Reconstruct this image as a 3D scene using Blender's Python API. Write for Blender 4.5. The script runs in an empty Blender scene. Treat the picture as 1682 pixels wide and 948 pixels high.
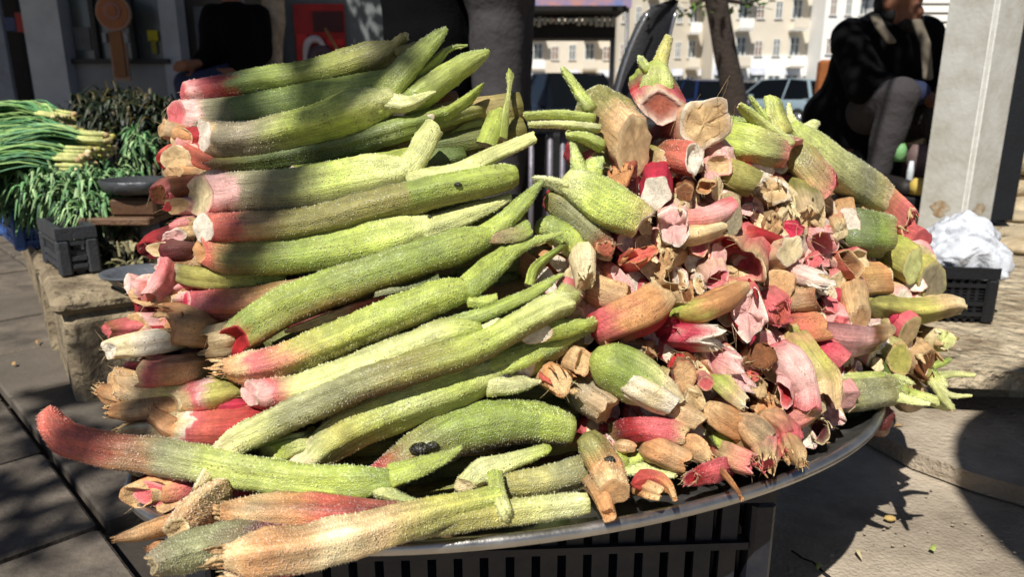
import bpy, math, random
import numpy as np
from mathutils import Vector, Matrix

# ---------------------------------------------------------------- camera, sky, sun
scene = bpy.context.scene
COL = scene.collection
H = 0.60
PITCH = math.radians(15)
F = 1215.0
CAM = Vector((0, 0, H))
cam_data = bpy.data.cameras.new("camera")
cam = bpy.data.objects.new("camera", cam_data)
COL.objects.link(cam)
cam.location = CAM
cam.rotation_euler = (math.radians(90) - PITCH, 0, 0)
cam_data.sensor_width = 36
cam_data.lens = 36 * F / 1682
cam_data.clip_start = 0.02
cam_data.clip_end = 600
cam_data.dof.use_dof = True
cam_data.dof.focus_distance = 0.74
cam_data.dof.aperture_fstop = 8.0
scene.camera = cam

SUN = Vector((0.32, 0.70, -1.0)).normalized()          # the way the light travels
elev = math.asin(-SUN.z)
world = bpy.data.worlds.new("World")
scene.world = world
world.use_nodes = True
wn = world.node_tree.nodes
bg = wn["Background"]
sky = wn.new("ShaderNodeTexSky")
sky.sky_type = 'NISHITA'
sky.sun_disc = False
sky.sun_elevation = elev
sky.air_density = 0.6
sky.dust_density = 0.6
sky.sun_rotation = math.atan2(-SUN.x, -SUN.y)
world.node_tree.links.new(sky.outputs[0], bg.inputs[0])
bg.inputs[1].default_value = 0.05
sd = bpy.data.lights.new("sun", 'SUN')
sd.energy = 5.0
sd.angle = math.radians(0.55)
sd.color = (1.0, 0.965, 0.90)
so = bpy.data.objects.new("sun", sd)
so.rotation_euler = SUN.to_track_quat('-Z', 'Y').to_euler()
so.location = (-2, -4, 6)
COL.objects.link(so)
scene.view_settings.view_transform = 'Standard'
scene.view_settings.look = 'None'
scene.view_settings.exposure = 0.35
scene.view_settings.gamma = 1.0
scene.render.engine = 'CYCLES'
scene.cycles.use_denoising = True
scene.cycles.max_bounces = 6
scene.cycles.diffuse_bounces = 3
scene.cycles.caustics_reflective = False
scene.cycles.caustics_refractive = False

# ---------------------------------------------------------------- where things stand
CP, SP = math.cos(PITCH), math.sin(PITCH)
def ray(px, py):
    u = (px - 841) / F; v = -(py - 474) / F
    return Vector((u, CP + v * SP, -SP + v * CP))
def G(px, py, z=0.0):
    d = ray(px, py); t = (z - H) / d.z
    return CAM + d * t
def P(px, py, y):
    d = ray(px, py)
    return CAM + d * (y / d.y)
ZT = 0.26
def y0(x):
    xs = [-0.9, -0.55, -0.35, -0.1, 0.2, 0.33, 0.45, 0.6]
    ys = [0.61, 0.61, 0.595, 0.535, 0.595, 0.67, 0.78, 0.84]
    return float(np.interp(x, xs, ys))
KL = 0.62
def S(px, py, dz=0.0):
    """a point on the sloping front of the pile, dz metres deeper along the line of sight"""
    d = ray(px, py); t = 0.7
    for _ in range(40):
        p = CAM + d * t
        target = y0(p.x) + KL * max(0.0, p.z - ZT)
        t += 0.6 * (target - p.y) / d.y
    if d.z < -0.05: t = min(t, (ZT + 0.020 - H) / d.z)      # what hangs low rests over the tray's rim
    return CAM + d * (t + dz)

# ---------------------------------------------------------------- colour and materials
def lin(c):
    r = []
    for v in c[:3]:
        v = v / 255.0
        r.append(v / 12.92 if v <= 0.04045 else ((v + 0.055) / 1.055) ** 2.4)
    return tuple(r)
MATS = {}
def nodes_of(name):
    m = bpy.data.materials.new(name); m.use_nodes = True
    n = m.node_tree.nodes; b = n["Principled BSDF"]
    return m, n, m.node_tree.links, b
def mat(name, rgb, rough=0.7, metal=0.0, var=0.25, scale=12.0, bump=0.3, bscale=None, rgb2=None, spec=0.4, bdist=0.01, trans=0.0):
    """plain procedural surface: two colours mixed by noise, fine grain, bump"""
    if name in MATS: return MATS[name]
    m, n, l, b = nodes_of(name)
    c1 = lin(rgb); c2 = lin(rgb2) if rgb2 else tuple(v * (1 - var) for v in c1)
    tc = n.new("ShaderNodeTexCoord")
    t1 = n.new("ShaderNodeTexNoise"); t1.inputs["Scale"].default_value = scale; t1.inputs["Detail"].default_value = 7
    t1.inputs["Roughness"].default_value = 0.65
    l.new(tc.outputs["Object"], t1.inputs["Vector"])
    mx = n.new("ShaderNodeMix"); mx.data_type = 'RGBA'
    rp = n.new("ShaderNodeMapRange"); rp.inputs[1].default_value = 0.35; rp.inputs[2].default_value = 0.65
    l.new(t1.outputs["Fac"], rp.inputs[0]); l.new(rp.outputs[0], mx.inputs[0])
    mx.inputs[6].default_value = (*c1, 1); mx.inputs[7].default_value = (*c2, 1)
    l.new(mx.outputs[2], b.inputs["Base Color"])
    b.inputs["Roughness"].default_value = rough
    b.inputs["Metallic"].default_value = metal
    b.inputs["Specular IOR Level"].default_value = spec
    if trans: b.inputs["Transmission Weight"].default_value = trans
    if bump:
        t2 = n.new("ShaderNodeTexNoise"); t2.inputs["Scale"].default_value = bscale or scale * 5; t2.inputs["Detail"].default_value = 8
        l.new(tc.outputs["Object"], t2.inputs["Vector"])
        bp = n.new("ShaderNodeBump"); bp.inputs["Strength"].default_value = bump; bp.inputs["Distance"].default_value = bdist
        l.new(t2.outputs["Fac"], bp.inputs["Height"]); l.new(bp.outputs[0], b.inputs["Normal"])
    MATS[name] = m
    return m
def attr_mat(name, rough, spots, bump_strength, cell, sss, fibre=0.0, spec=0.35, pale=0.0):
    """plant tissue: colour stored per vertex, speckled and pimpled by textures in object space"""
    if name in MATS: return MATS[name]
    m, n, l, b = nodes_of(name)
    at = n.new("ShaderNodeAttribute"); at.attribute_name = "Col"
    tc = n.new("ShaderNodeTexCoord")
    n1 = n.new("ShaderNodeTexNoise"); n1.inputs["Scale"].default_value = 90; n1.inputs["Detail"].default_value = 8; n1.inputs["Roughness"].default_value = 0.7
    n2 = n.new("ShaderNodeTexNoise"); n2.inputs["Scale"].default_value = 22; n2.inputs["Detail"].default_value = 4
    for t in (n1, n2): l.new(tc.outputs["Object"], t.inputs["Vector"])
    r1 = n.new("ShaderNodeMapRange"); r1.inputs[1].default_value = 0.3; r1.inputs[2].default_value = 0.72
    r1.inputs[3].default_value = 0.72; r1.inputs[4].default_value = 1.22
    l.new(n1.outputs["Fac"], r1.inputs[0])
    r2 = n.new("ShaderNodeMapRange"); r2.inputs[1].default_value = 0.35; r2.inputs[2].default_value = 0.65
    r2.inputs[3].default_value = 0.84; r2.inputs[4].default_value = 1.12
    l.new(n2.outputs["Fac"], r2.inputs[0])
    mu = n.new("ShaderNodeMath"); mu.operation = 'MULTIPLY'
    l.new(r1.outputs[0], mu.inputs[0]); l.new(r2.outputs[0], mu.inputs[1])
    vm = n.new("ShaderNodeVectorMath"); vm.operation = 'SCALE'
    l.new(at.outputs["Color"], vm.inputs[0]); l.new(mu.outputs[0], vm.inputs["Scale"])
    # small brown specks
    v1 = n.new("ShaderNodeTexVoronoi"); v1.inputs["Scale"].default_value = 260
    l.new(tc.outputs["Object"], v1.inputs["Vector"])
    lt = n.new("ShaderNodeMath"); lt.operation = 'LESS_THAN'; lt.inputs[1].default_value = 0.24
    l.new(v1.outputs["Distance"], lt.inputs[0])
    gt = n.new("ShaderNodeMath"); gt.operation = 'GREATER_THAN'; gt.inputs[1].default_value = 0.60
    n3 = n.new("ShaderNodeTexNoise"); n3.inputs["Scale"].default_value = 38; n3.inputs["Detail"].default_value = 3
    l.new(tc.outputs["Object"], n3.inputs["Vector"]); l.new(n3.outputs["Fac"], gt.inputs[0])
    mm = n.new("ShaderNodeMath"); mm.operation = 'MULTIPLY'; l.new(lt.outputs[0], mm.inputs[0]); l.new(gt.outputs[0], mm.inputs[1])
    ms = n.new("ShaderNodeMath"); ms.operation = 'MULTIPLY'; ms.inputs[1].default_value = spots; l.new(mm.outputs[0], ms.inputs[0])
    mx = n.new("ShaderNodeMix"); mx.data_type = 'RGBA'
    l.new(ms.outputs[0], mx.inputs[0]); l.new(vm.outputs[0], mx.inputs[6]); mx.inputs[7].default_value = (*lin((84, 50, 28)), 1)
    l.new(mx.outputs[2], b.inputs["Base Color"])
    b.inputs["Roughness"].default_value = rough
    b.inputs["Specular IOR Level"].default_value = spec
    if sss:
        b.inputs["Subsurface Weight"].default_value = sss
        b.inputs["Subsurface Radius"].default_value = (1.0, 0.55, 0.25)
        b.inputs["Subsurface Scale"].default_value = 0.003
    # pimples and lengthwise fibres
    v2 = n.new("ShaderNodeTexVoronoi"); v2.inputs["Scale"].default_value = cell; v2.feature = 'F1'
    l.new(tc.outputs["Object"], v2.inputs["Vector"])
    iv = n.new("ShaderNodeMapRange"); iv.inputs[1].default_value = .1; iv.inputs[2].default_value = .55; iv.inputs[3].default_value = 1; iv.inputs[4].default_value = 0
    l.new(v2.outputs["Distance"], iv.inputs[0])
    sa = n.new("ShaderNodeAttribute"); sa.attribute_name = "St"
    fb = n.new("ShaderNodeTexNoise"); fb.inputs["Scale"].default_value = 1.0; fb.inputs["Detail"].default_value = 5; fb.inputs["Roughness"].default_value = .6
    l.new(sa.outputs["Vector"], fb.inputs["Vector"])
    fm = n.new("ShaderNodeMapRange"); fm.inputs[1].default_value = .3; fm.inputs[2].default_value = .7; fm.inputs[3].default_value = 1 - fibre; fm.inputs[4].default_value = 1 + fibre * .8
    l.new(fb.outputs["Fac"], fm.inputs[0])
    v4 = n.new("ShaderNodeVectorMath"); v4.operation = 'SCALE'; l.new(mx.outputs[2], v4.inputs[0]); l.new(fm.outputs[0], v4.inputs["Scale"])
    # pale tips of the pimples
    pm = n.new("ShaderNodeMix"); pm.data_type = 'RGBA'; pf = n.new("ShaderNodeMath"); pf.operation = 'MULTIPLY'; pf.inputs[1].default_value = pale
    pw = n.new("ShaderNodeMath"); pw.operation = 'POWER'; pw.inputs[1].default_value = 2.0
    l.new(iv.outputs[0], pw.inputs[0]); l.new(pw.outputs[0], pf.inputs[0]); l.new(pf.outputs[0], pm.inputs[0])
    l.new(v4.outputs[0], pm.inputs[6]); pm.inputs[7].default_value = (*lin((214, 212, 168)), 1)
    l.new(pm.outputs[2], b.inputs["Base Color"])
    a1 = n.new("ShaderNodeMath"); a1.operation = 'MULTIPLY'; a1.inputs[1].default_value = fibre * 5; l.new(fb.outputs["Fac"], a1.inputs[0])
    a2 = n.new("ShaderNodeMath"); a2.operation = 'ADD'; l.new(iv.outputs[0], a2.inputs[0]); l.new(a1.outputs[0], a2.inputs[1])
    a3 = n.new("ShaderNodeMath"); a3.operation = 'MULTIPLY_ADD'; a3.inputs[1].default_value = .35; l.new(n1.outputs["Fac"], a3.inputs[0]); l.new(a2.outputs[0], a3.inputs[2])
    bp = n.new("ShaderNodeBump"); bp.inputs["Strength"].default_value = bump_strength; bp.inputs["Distance"].default_value = 0.0009
    l.new(a3.outputs[0], bp.inputs["Height"]); l.new(bp.outputs[0], b.inputs["Normal"])
    MATS[name] = m
    return m
SKIN = attr_mat("stalk_skin", 0.38, 0.6, 0.6, 760, 0.12, .34, .5, .30)
PITH = attr_mat("stalk_pith", 0.72, 0.12, 0.8, 900, 0.15, .12)
DRYS = attr_mat("dry_skin", 0.6, 0.5, 0.8, 900, 0.1, .24, .35, .10)
HUSK = attr_mat("stalk_husk", 0.7, 0.2, 0.9, 700, 0.05, .35, .3)
LEAFM = attr_mat("leaf_tissue", 0.5, 0.0, 0.3, 200, 0.0)

# ---------------------------------------------------------------- objects
def tag(o, label=None, cat=None, group=None, kind=None):
    if label: o["label"] = label
    if cat: o["category"] = cat
    if group: o["group"] = group
    if kind: o["kind"] = kind
    return o
def empty(name, loc=(0, 0, 0), rz=0.0):
    o = bpy.data.objects.new(name, None); o.location = loc; o.rotation_euler = (0, 0, rz)
    o.empty_display_size = 0.05
    COL.objects.link(o); return o
def link(name, me, parent=None, m=None):
    o = bpy.data.objects.new(name, me); COL.objects.link(o)
    if m is not None: me.materials.append(m)
    if parent is not None: o.parent = parent
    return o
class MB:
    """gathers vertices and faces (colours optional) and builds one mesh"""
    def __init__(s): s.v = []; s.f = []; s.c = []; s.n = 0; s.s = []; s.has = False
    def add(s, v, f, c=None, st=None):
        v = np.asarray(v, float).reshape(-1, 3); k = s.n
        if st is None: st = v * 200
        else: s.has = True
        s.s.append(np.asarray(st, float).reshape(-1, 3))
        s.v.append(v); s.f.extend([tuple(i + k for i in q) for q in f]); s.n += len(v)
        if c is None: c = np.ones((len(v), 3))
        c = np.asarray(c, float)
        if c.ndim == 1: c = np.tile(c, (len(v), 1))
        s.c.append(c); return s
    def mesh(s, name, smooth=True, cols=False, origin=None):
        v = np.concatenate(s.v) if s.v else np.zeros((0, 3))
        if origin is not None: v = v - np.array(origin)
        me = bpy.data.meshes.new(name)
        me.from_pydata(v.tolist(), [], s.f)
        if cols:
            a = me.color_attributes.new("Col", 'FLOAT_COLOR', 'POINT')
            c = np.concatenate(s.c); c = np.concatenate([c, np.ones((len(c), 1))], 1)
            a.data.foreach_set("color", c.astype(np.float32).ravel())
            a = me.attributes.new("St", 'FLOAT_VECTOR', 'POINT'); a.data.foreach_set("vector", np.concatenate(s.s).astype(np.float32).ravel())
        if smooth: me.polygons.foreach_set("use_smooth", [True] * len(me.polygons))
        return me
    def build(s, name, m, parent=None, smooth=False, cols=False):
        return link(name, s.mesh(name, smooth, cols), parent, m)
    def box(s, c, size, rz=0.0, rx=0.0, ry=0.0, bev=0.0, col=None):
        hx, hy, hz = size[0] / 2, size[1] / 2, size[2] / 2
        R = Matrix.Rotation(rz, 3, 'Z') @ Matrix.Rotation(ry, 3, 'Y') @ Matrix.Rotation(rx, 3, 'X')
        if bev <= 0:
            v = [(x, y, z) for z in (-hz, hz) for y in (-hy, hy) for x in (-hx, hx)]
            f = [(0, 2, 3, 1), (4, 5, 7, 6), (0, 1, 5, 4), (2, 6, 7, 3), (0, 4, 6, 2), (1, 3, 7, 5)]
        else:
            v = []; b = bev
            for z, k in ((-hz, b), (-hz + b, 0), (hz - b, 0), (hz, b)):
                X, Y = hx - k, hy - k
                v += [(-X + b, -Y, z), (X - b, -Y, z), (X, -Y + b, z), (X, Y - b, z), (X - b, Y, z), (-X + b, Y, z), (-X, Y - b, z), (-X, -Y + b, z)]
            f = [tuple(range(7, -1, -1)), tuple(range(24, 32))]
            for r in range(3):
                for i in range(8):
                    j = (i + 1) % 8
                    f.append((r * 8 + i, r * 8 + j, r * 8 + 8 + j, r * 8 + 8 + i))
        v = [R @ Vector(p) + Vector(c) for p in v]
        return s.add(v, f, col)
    def bar(s, a, b, r, r2=None, n=10, col=None):
        a = Vector(a); b = Vector(b); r2 = r if r2 is None else r2
        t = (b - a).normalized(); u = t.orthogonal().normalized(); w = t.cross(u)
        v = []
        for p, q in ((a, r), (b, r2)):
            for i in range(n):
                an = 2 * math.pi * i / n
                v.append(p + (u * math.cos(an) + w * math.sin(an)) * q)
        f = [(i, (i + 1) % n, n + (i + 1) % n, n + i) for i in range(n)]
        f += [tuple(range(n - 1, -1, -1)), tuple(range(n, 2 * n))]
        return s.add(v, f, col)
    def pipe(s, pts, r, n=8, col=None):
        sp = spline(pts, 0.0, max(2, len(pts) * 5))
        rr = np.full(len(sp), float(r)) if np.isscalar(r) else np.interp(np.linspace(0, 1, len(sp)), np.linspace(0, 1, len(r)), r)
        T, N, B = frames(sp)
        an = np.linspace(0, 2 * np.pi, n, endpoint=False)
        v = sp[:, None] + rr[:, None, None] * (np.cos(an)[None, :, None] * N[:, None] + np.sin(an)[None, :, None] * B[:, None])
        f = grid_faces(len(sp), n)
        f += [tuple(range(n - 1, -1, -1)), tuple(range((len(sp) - 1) * n, len(sp) * n))]
        return s.add(v.reshape(-1, 3), f, col)
    def ball(s, c, r, nu=12, nv=8, col=None, jit=0.0, rng=None):
        c = np.array(c, float); r = np.array(r, float) * np.ones(3)
        v = []
        for j in range(nv + 1):
            th = math.pi * j / nv
            for i in range(nu):
                ph = 2 * math.pi * i / nu
                q = np.array((math.sin(th) * math.cos(ph), math.sin(th) * math.sin(ph), math.cos(th)))
                k = 1 + (rng.uniform(-jit, jit) if rng and 0 < j < nv else 0)
                v.append(c + q * r * k)
        f = []
        for j in range(nv):
            for i in range(nu):
                k = (i + 1) % nu
                f.append((j * nu + i, (j + 1) * nu + i, (j + 1) * nu + k, j * nu + k))
        return s.add(v, f, col)
def grid_faces(rows, n):
    f = []
    for j in range(rows - 1):
        a = j * n; b = a + n
        for i in range(n):
            k = (i + 1) % n
            f.append((a + i, a + k, b + k, b + i))
    return f
def spline(pts, step=0.004, count=None):
    """Catmull-Rom through the points; the columns after the third are carried along"""
    p = np.asarray([list(q) for q in pts], float)
    if len(p) == 1: return p
    e = np.concatenate([[2 * p[0] - p[1]], p, [2 * p[-1] - p[-2]]])
    d = np.linalg.norm(np.diff(p[:, :3], axis=0), axis=1)
    out = []
    tot = d.sum()
    N = count or max(6, int(tot / step))
    for i in range(len(p) - 1):
        k = max(2, int(round(N * d[i] / max(tot, 1e-9))))
        t = np.linspace(0, 1, k, endpoint=False)[:, None]
        a, b, c, g = e[i], e[i + 1], e[i + 2], e[i + 3]
        out.append(0.5 * ((2 * b) + (-a + c) * t + (2 * a - 5 * b + 4 * c - g) * t ** 2 + (-a + 3 * b - 3 * c + g) * t ** 3))
    out.append(p[-1:])
    return np.concatenate(out)
def frames(sp, ref=(0, 0, 1)):
    p = sp[:, :3]
    T = np.gradient(p, axis=0); T /= np.linalg.norm(T, axis=1)[:, None] + 1e-12
    N = np.zeros_like(T); r = np.array(ref, float)
    if abs(T[0] @ r) > 0.96: r = np.array((0, 1.0, 0.2))
    n = r - (r @ T[0]) * T[0]; n /= np.linalg.norm(n)
    for i in range(len(T)):
        n = n - (n @ T[i]) * T[i]; n /= np.linalg.norm(n) + 1e-12; N[i] = n
    return T, N, np.cross(T, N)
def wob(p, k, seed):
    """cheap smooth noise -1..1 on arrays of points"""
    r = np.random.RandomState(seed & 0xffff); o = np.zeros(p.shape[:-1])
    for j in range(5):
        w = r.normal(size=3); w *= k * (0.6 + 0.5 * j) / np.linalg.norm(w)
        o += np.sin(p @ w + r.uniform(0, 6.28)) / (1 + 0.5 * j)
    return o / 2.2
# ---------------------------------------------------------------- rhubarb stalks
PAL = dict(G=(134, 150, 66), LG=(170, 182, 84), DG=(86, 104, 46), PG=(202, 204, 132), OL=(134, 128, 68), YG=(180, 172, 90),
           PK=(214, 106, 108), CO=(200, 98, 82), RD=(164, 34, 40), MG=(188, 40, 70), DR=(104, 24, 32), TN=(196, 156, 110),
           OR=(200, 144, 94), CR=(226, 206, 160), WH=(232, 220, 200), BR=(124, 76, 42), PU=(92, 40, 44), GY=(146, 134, 106),
           SA=(210, 178, 130), BK=(30, 26, 20), LP=(230, 176, 168), GG=(142, 142, 100), RB=(158, 86, 64))
PALL = {k: np.array(lin(v)) for k, v in PAL.items()}
def stops(spec):
    ks = []; items = spec.split()
    for i, it in enumerate(items):
        if ':' in it: n, t = it.split(':'); ks.append((float(t), PALL[n]))
        else: ks.append((i / max(1, len(items) - 1), PALL[it]))
    return ks
def ramp(spec, t):
    ks = stops(spec); xs = [k[0] for k in ks]
    return np.stack([np.interp(t, xs, [k[1][c] for k in ks]) for c in range(3)], -1)
NR = 26
SEED = [100]
HAND = []
def tube_part(mb, sp, rad, cols, flat=1.0, roll=0.0, groove=0.0, groove_at=0.0, open_base=0.0, slant=0.0, slant_at=0.0, rag=0.0,
              point=False, bend=0.0, seed=1, ribs=0.03, lump=0.05, under=None, bumps=0, base_close=False, flare=0.0, streak=0.0, tail=False, facet=.06, lobes=0.0, film=.5):
    """one swept limb. sp: spine (n,3); rad: radius per ring. Returns the base ring for its end face"""
    rs = np.random.RandomState(seed)
    T, N, B = frames(sp)
    n = len(sp); L = np.concatenate([[0], np.cumsum(np.linalg.norm(np.diff(sp, axis=0), axis=1))])
    tt = L / L[-1]
    ph = np.linspace(0, 2 * np.pi, NR, endpoint=False)
    R0 = rad[0]
    r = np.repeat(rad[:, None], NR, 1)
    g = np.full(n, float(groove))
    if open_base: g = g + (open_base - groove) * np.clip(1 - L / (5.0 * R0), 0, 1) ** 1.3
    dphi = np.angle(np.exp(1j * (ph - groove_at)))
    r = r * (1 - g[:, None] * np.exp(-(dphi[None] / 0.75) ** 2))
    if flare: r = r * (1 + flare * np.clip(1 - L / (2.2 * R0), 0, 1)[:, None] ** 2)
    nrib = rs.randint(5, 9)
    r = r * (1 + ribs * (1.2 - 2.4 * np.abs(np.sin(nrib * ph / 2 + rs.uniform(0, 6))))[None] + 0.4 * ribs * np.sin((2 * nrib + 3) * ph)[None])
    tw = rs.uniform(-8, 8) * L[:, None]; kf = rs.choice([3, 4, 5]); pf = rs.uniform(0, 6)
    r = r * (1 + facet * np.cos(kf * (ph[None] + pf) + tw) + .5 * facet * np.cos(2 * (ph[None] - pf) + tw))
    base = sp[:, None] + 0 * ph[None, :, None]
    cx = np.cos(ph - roll); sx = np.sin(ph - roll)
    # flattening acts across the roll axis
    a = r * cx[None]; b = r * sx[None] * flat
    c1, s1 = math.cos(roll), math.sin(roll)
    X = a * c1 - b * s1; Y = a * s1 + b * c1
    v = base + X[..., None] * N[:, None] + Y[..., None] * B[:, None]
    nz = wob(v, 1.6 / max(R0, 0.004), seed) * lump + wob(v, 5.0 / max(R0, 0.004), seed + 7) * lump * 0.35
    rd = v - base
    v = base + rd * (1 + nz)[..., None]
    if slant or rag or lobes:
        w = np.exp(-(L / (0.9 * R0 * (1 + abs(slant)))) ** 2)[:, None]
        sh = slant * R0 * np.cos(ph - slant_at)[None]
        if lobes:
            q = rs.choice([1, 1.5, 2]); sh = sh + lobes * R0 * (np.abs(np.sin(q * ph + rs.uniform(0, 3))) - .6)[None]
        if rag:
            k = rs.normal(size=NR); k = (k + np.roll(k, 1) * .5 + np.roll(k, -1) * .5)
            sh = sh + rag * R0 * 0.55 * k[None]
        v = v - (w * sh)[..., None] * T[:, None]
    kj = rs.normal(size=NR); kj = (kj + np.roll(kj, 1) + np.roll(kj, 2)) / 3
    tj = np.clip(tt[:, None] + (.05 * wob(v, 60, seed + 21) + .035 * wob(v, 240, seed + 22) + .025 * kj[None]) * (.25 / max(.08, L[-1])) ** .5, 0, 1)
    col = ramp(cols, tj)
    fl_ = np.clip(wob(v, 48, seed + 31) * 1.5 - .35, 0, 1)[..., None] * film
    col = col * (1 - .45 * fl_) + .45 * fl_ * (col.mean(-1, keepdims=True) * .55 + np.array(lin((206, 192, 158))) * .45)
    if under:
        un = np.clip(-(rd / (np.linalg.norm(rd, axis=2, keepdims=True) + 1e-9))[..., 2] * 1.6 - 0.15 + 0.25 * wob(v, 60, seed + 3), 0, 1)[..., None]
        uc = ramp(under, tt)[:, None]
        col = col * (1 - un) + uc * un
    # blotches and long streaks
    m = 1 + 0.13 * wob(v, 90, seed + 11)[..., None]
    k = rs.normal(size=NR); k = (k + np.roll(k, 1)) / 1.5
    m = m * (1 + (0.05 + streak) * k[None, :, None])
    col = np.clip(col * m, 0.004, 1)
    f = grid_faces(n, NR)
    vv = v.reshape(-1, 3); cc = col.reshape(-1, 3)
    k0 = mb.n
    St = np.stack([np.repeat(L[:, None], NR, 1) * 22, np.cos(ph)[None] * rad[:, None] * 420 + seed, np.sin(ph)[None] * rad[:, None] * 420], -1)
    mb.add(vv, f, cc, St)
    # close the far end
    mb.add([sp[-1] + T[-1] * rad[-1] * 0.3], [], col[-1].mean(0)[None])
    e = mb.n - 1; last = k0 + (n - 1) * NR
    mb.f.extend([(last + i, last + (i + 1) % NR, e) for i in range(NR)])
    if base_close:
        mb.add([sp[0] - T[0] * rad[0] * 0.4], [], col[0].mean(0)[None]); e = mb.n - 1
        mb.f.extend([(k0 + (i + 1) % NR, k0 + i, e) for i in range(NR)])
    if bumps:
        # pale papillae: tiny three-sided pyramids over the skin
        cnt = int(bumps)
        i = rs.randint(1, n - 1, cnt) ; j = rs.rand(cnt) * NR
        j0 = j.astype(int) % NR; j1 = (j0 + 1) % NR; fj = (j - j.astype(int))[:, None]; fi = rs.rand(cnt)[:, None]
        p = (v[i, j0] * (1 - fj) + v[i, j1] * fj) * (1 - fi) + (v[i - 1, j0] * (1 - fj) + v[i - 1, j1] * fj) * fi
        nn = p - sp[i]; nn /= np.linalg.norm(nn, axis=1)[:, None]
        tt_ = T[i]; bb = np.cross(nn, tt_)
        s = 0.00052 * (0.6 + 0.9 * rs.rand(cnt))[:, None]
        tip = p + nn * s * 2.2 + tt_ * s * rs.normal(size=(cnt, 1)) * 0.7
        V = np.stack([p + tt_ * s - nn * s * .3, p - tt_ * s * .5 + bb * s * .87 - nn * s * .3, p - tt_ * s * .5 - bb * s * .87 - nn * s * .3, tip], 1).reshape(-1, 3)
        bc = np.clip(col[i, j0] * 1.15 + 0.08, 0, 1)
        C = np.repeat(bc[:, None], 4, 1)
        C[:, 3] = np.clip(C[:, 3] + 0.25, 0, 1)
        q = np.arange(cnt) * 4
        F_ = np.stack([np.stack([q, q + 1, q + 3], 1), np.stack([q + 1, q + 2, q + 3], 1), np.stack([q + 2, q, q + 3], 1)], 1).reshape(-1, 3)
        mb.add(V, F_.tolist(), C.reshape(-1, 3))
    return v[0], T[0], N[0], B[0], col[0]
def end_face(ring, T, cols, kind, seed, shift=None):
    """the cut or torn face that closes a limb's base: rings shrinking to the middle. cols: rim, middle"""
    rs = np.random.RandomState(seed); mb = MB()
    c = ring.mean(0); R = np.linalg.norm(ring - c, axis=1).mean()
    if shift is not None: c = c + shift
    prof = {'cut': [(1, 0), (.93, .03), (.7, .0), (.4, -.03), (.12, -.05)],
            'rag': [(1, 0), (.9, .10), (.7, -.05), (.42, .06), (.15, -.1)],
            'hollow': [(1, 0), (.92, .02), (.84, -.25), (.66, -1.0), (.3, -1.5)],
            'dish': [(1, 0), (.9, .05), (.72, -.2), (.45, -.38), (.15, -.45)],
            'knob': [(1, 0), (.93, .12), (.72, .22), (.42, .26), (.12, .22)]}[kind]
    rim, mid = [PALL[k] for k in cols.split()[:2]]
    V = []; C = []
    for q, (s, d) in enumerate(prof):
        jit = {'rag': .07, 'hollow': .04, 'dish': .04, 'knob': .06, 'cut': .012}[kind] * R
        p = c + (ring - c) * s - T * (d * R)
        if q: p = p - T[None] * ((rs.normal(size=(len(ring), 1)) * .35 + 1.1 * wob(p, 2.2 / R, seed)[:, None]) * jit)
        V.append(p)
        m = q / (len(prof) - 1)
        rc = rim * .5 + PALL['CO'] * .5 if q == 0 and kind in ('cut', 'dish') else rim
        m = min(1, m * 1.6) if kind in ('hollow', 'dish') else min(1, m * 2.2)
        col = rc * (1 - m) + mid * m
        C.append(np.tile(col, (len(ring), 1)) * (1 + 0.06 * rs.normal(size=(len(ring), 1)) + .14 * wob(p, 2.5 / R, seed + 1)[:, None]))
    V.append((c - T * prof[-1][1] * R)[None]); C.append(mid[None])
    n = len(ring); f = []
    for j in range(len(prof) - 1):
        a = j * n; b = a + n
        for i in range(n):
            k = (i + 1) % n; f.append((a + k, a + i, b + i, b + k))
    a = (len(prof) - 1) * n; e = len(prof) * n
    f += [(a + (i + 1) % n, a + i, e) for i in range(n)]
    mb.add(np.concatenate(V), f, np.clip(np.concatenate(C), .004, 1))
    return mb
def fibres(ring, T, R, cols, seed, length=2.0, spread=0.25, count=9, curl=0.3, wide=4.0, back_=1.2):
    """torn papery strips running on from the limb's base"""
    rs = np.random.RandomState(seed); mb = MB(); c = ring.mean(0); n = len(ring)
    pal = [PALL[k] for k in cols.split()]
    for q in range(count):
        i = int((q + rs.uniform(-.3, .3)) * n / count) % n
        w = rs.uniform(1.0, wide); ln = length * R * rs.uniform(.5, 1.25); back = T * R * rs.uniform(.0, back_)
        o_ = c + (ring - c) * 1.05
        i0, i1 = o_[i] + back, o_[(i + max(1, int(w))) % n] + back; ln += np.linalg.norm(back)
        out = (i0 + i1) / 2 - c; out /= np.linalg.norm(out) + 1e-9
        side = (i1 - i0); tw = rs.uniform(-.6, .6)
        k = 7; col = pal[rs.randint(len(pal))]; V = []; C = []
        sd = np.cross(T, out)
        for j in range(k + 1):
            s = j / k
            m = (i0 + i1) / 2 + (-T) * ln * s + out * R * (spread * s + curl * rs.uniform(-.15, .15) * s - curl * s * s) + sd * R * tw * s * s * .7
            hw = side * .5 * (1 - s ** 3) ** .8 * (1 + .25 * math.sin(9 * s + q)) + out * R * .06 * math.sin(7 * s + q)
            th = out * R * .045
            V += [m - hw, m + th, m + hw, m - th]
            cc = col * rs.uniform(.8, 1.12)
            C += [cc] * 4
        f = grid_faces(k + 1, 4); f.append(tuple(range(k * 4, k * 4 + 4)))
        mb.add(V, f, np.clip(C, 0.004, 1))
    return mb
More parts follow.
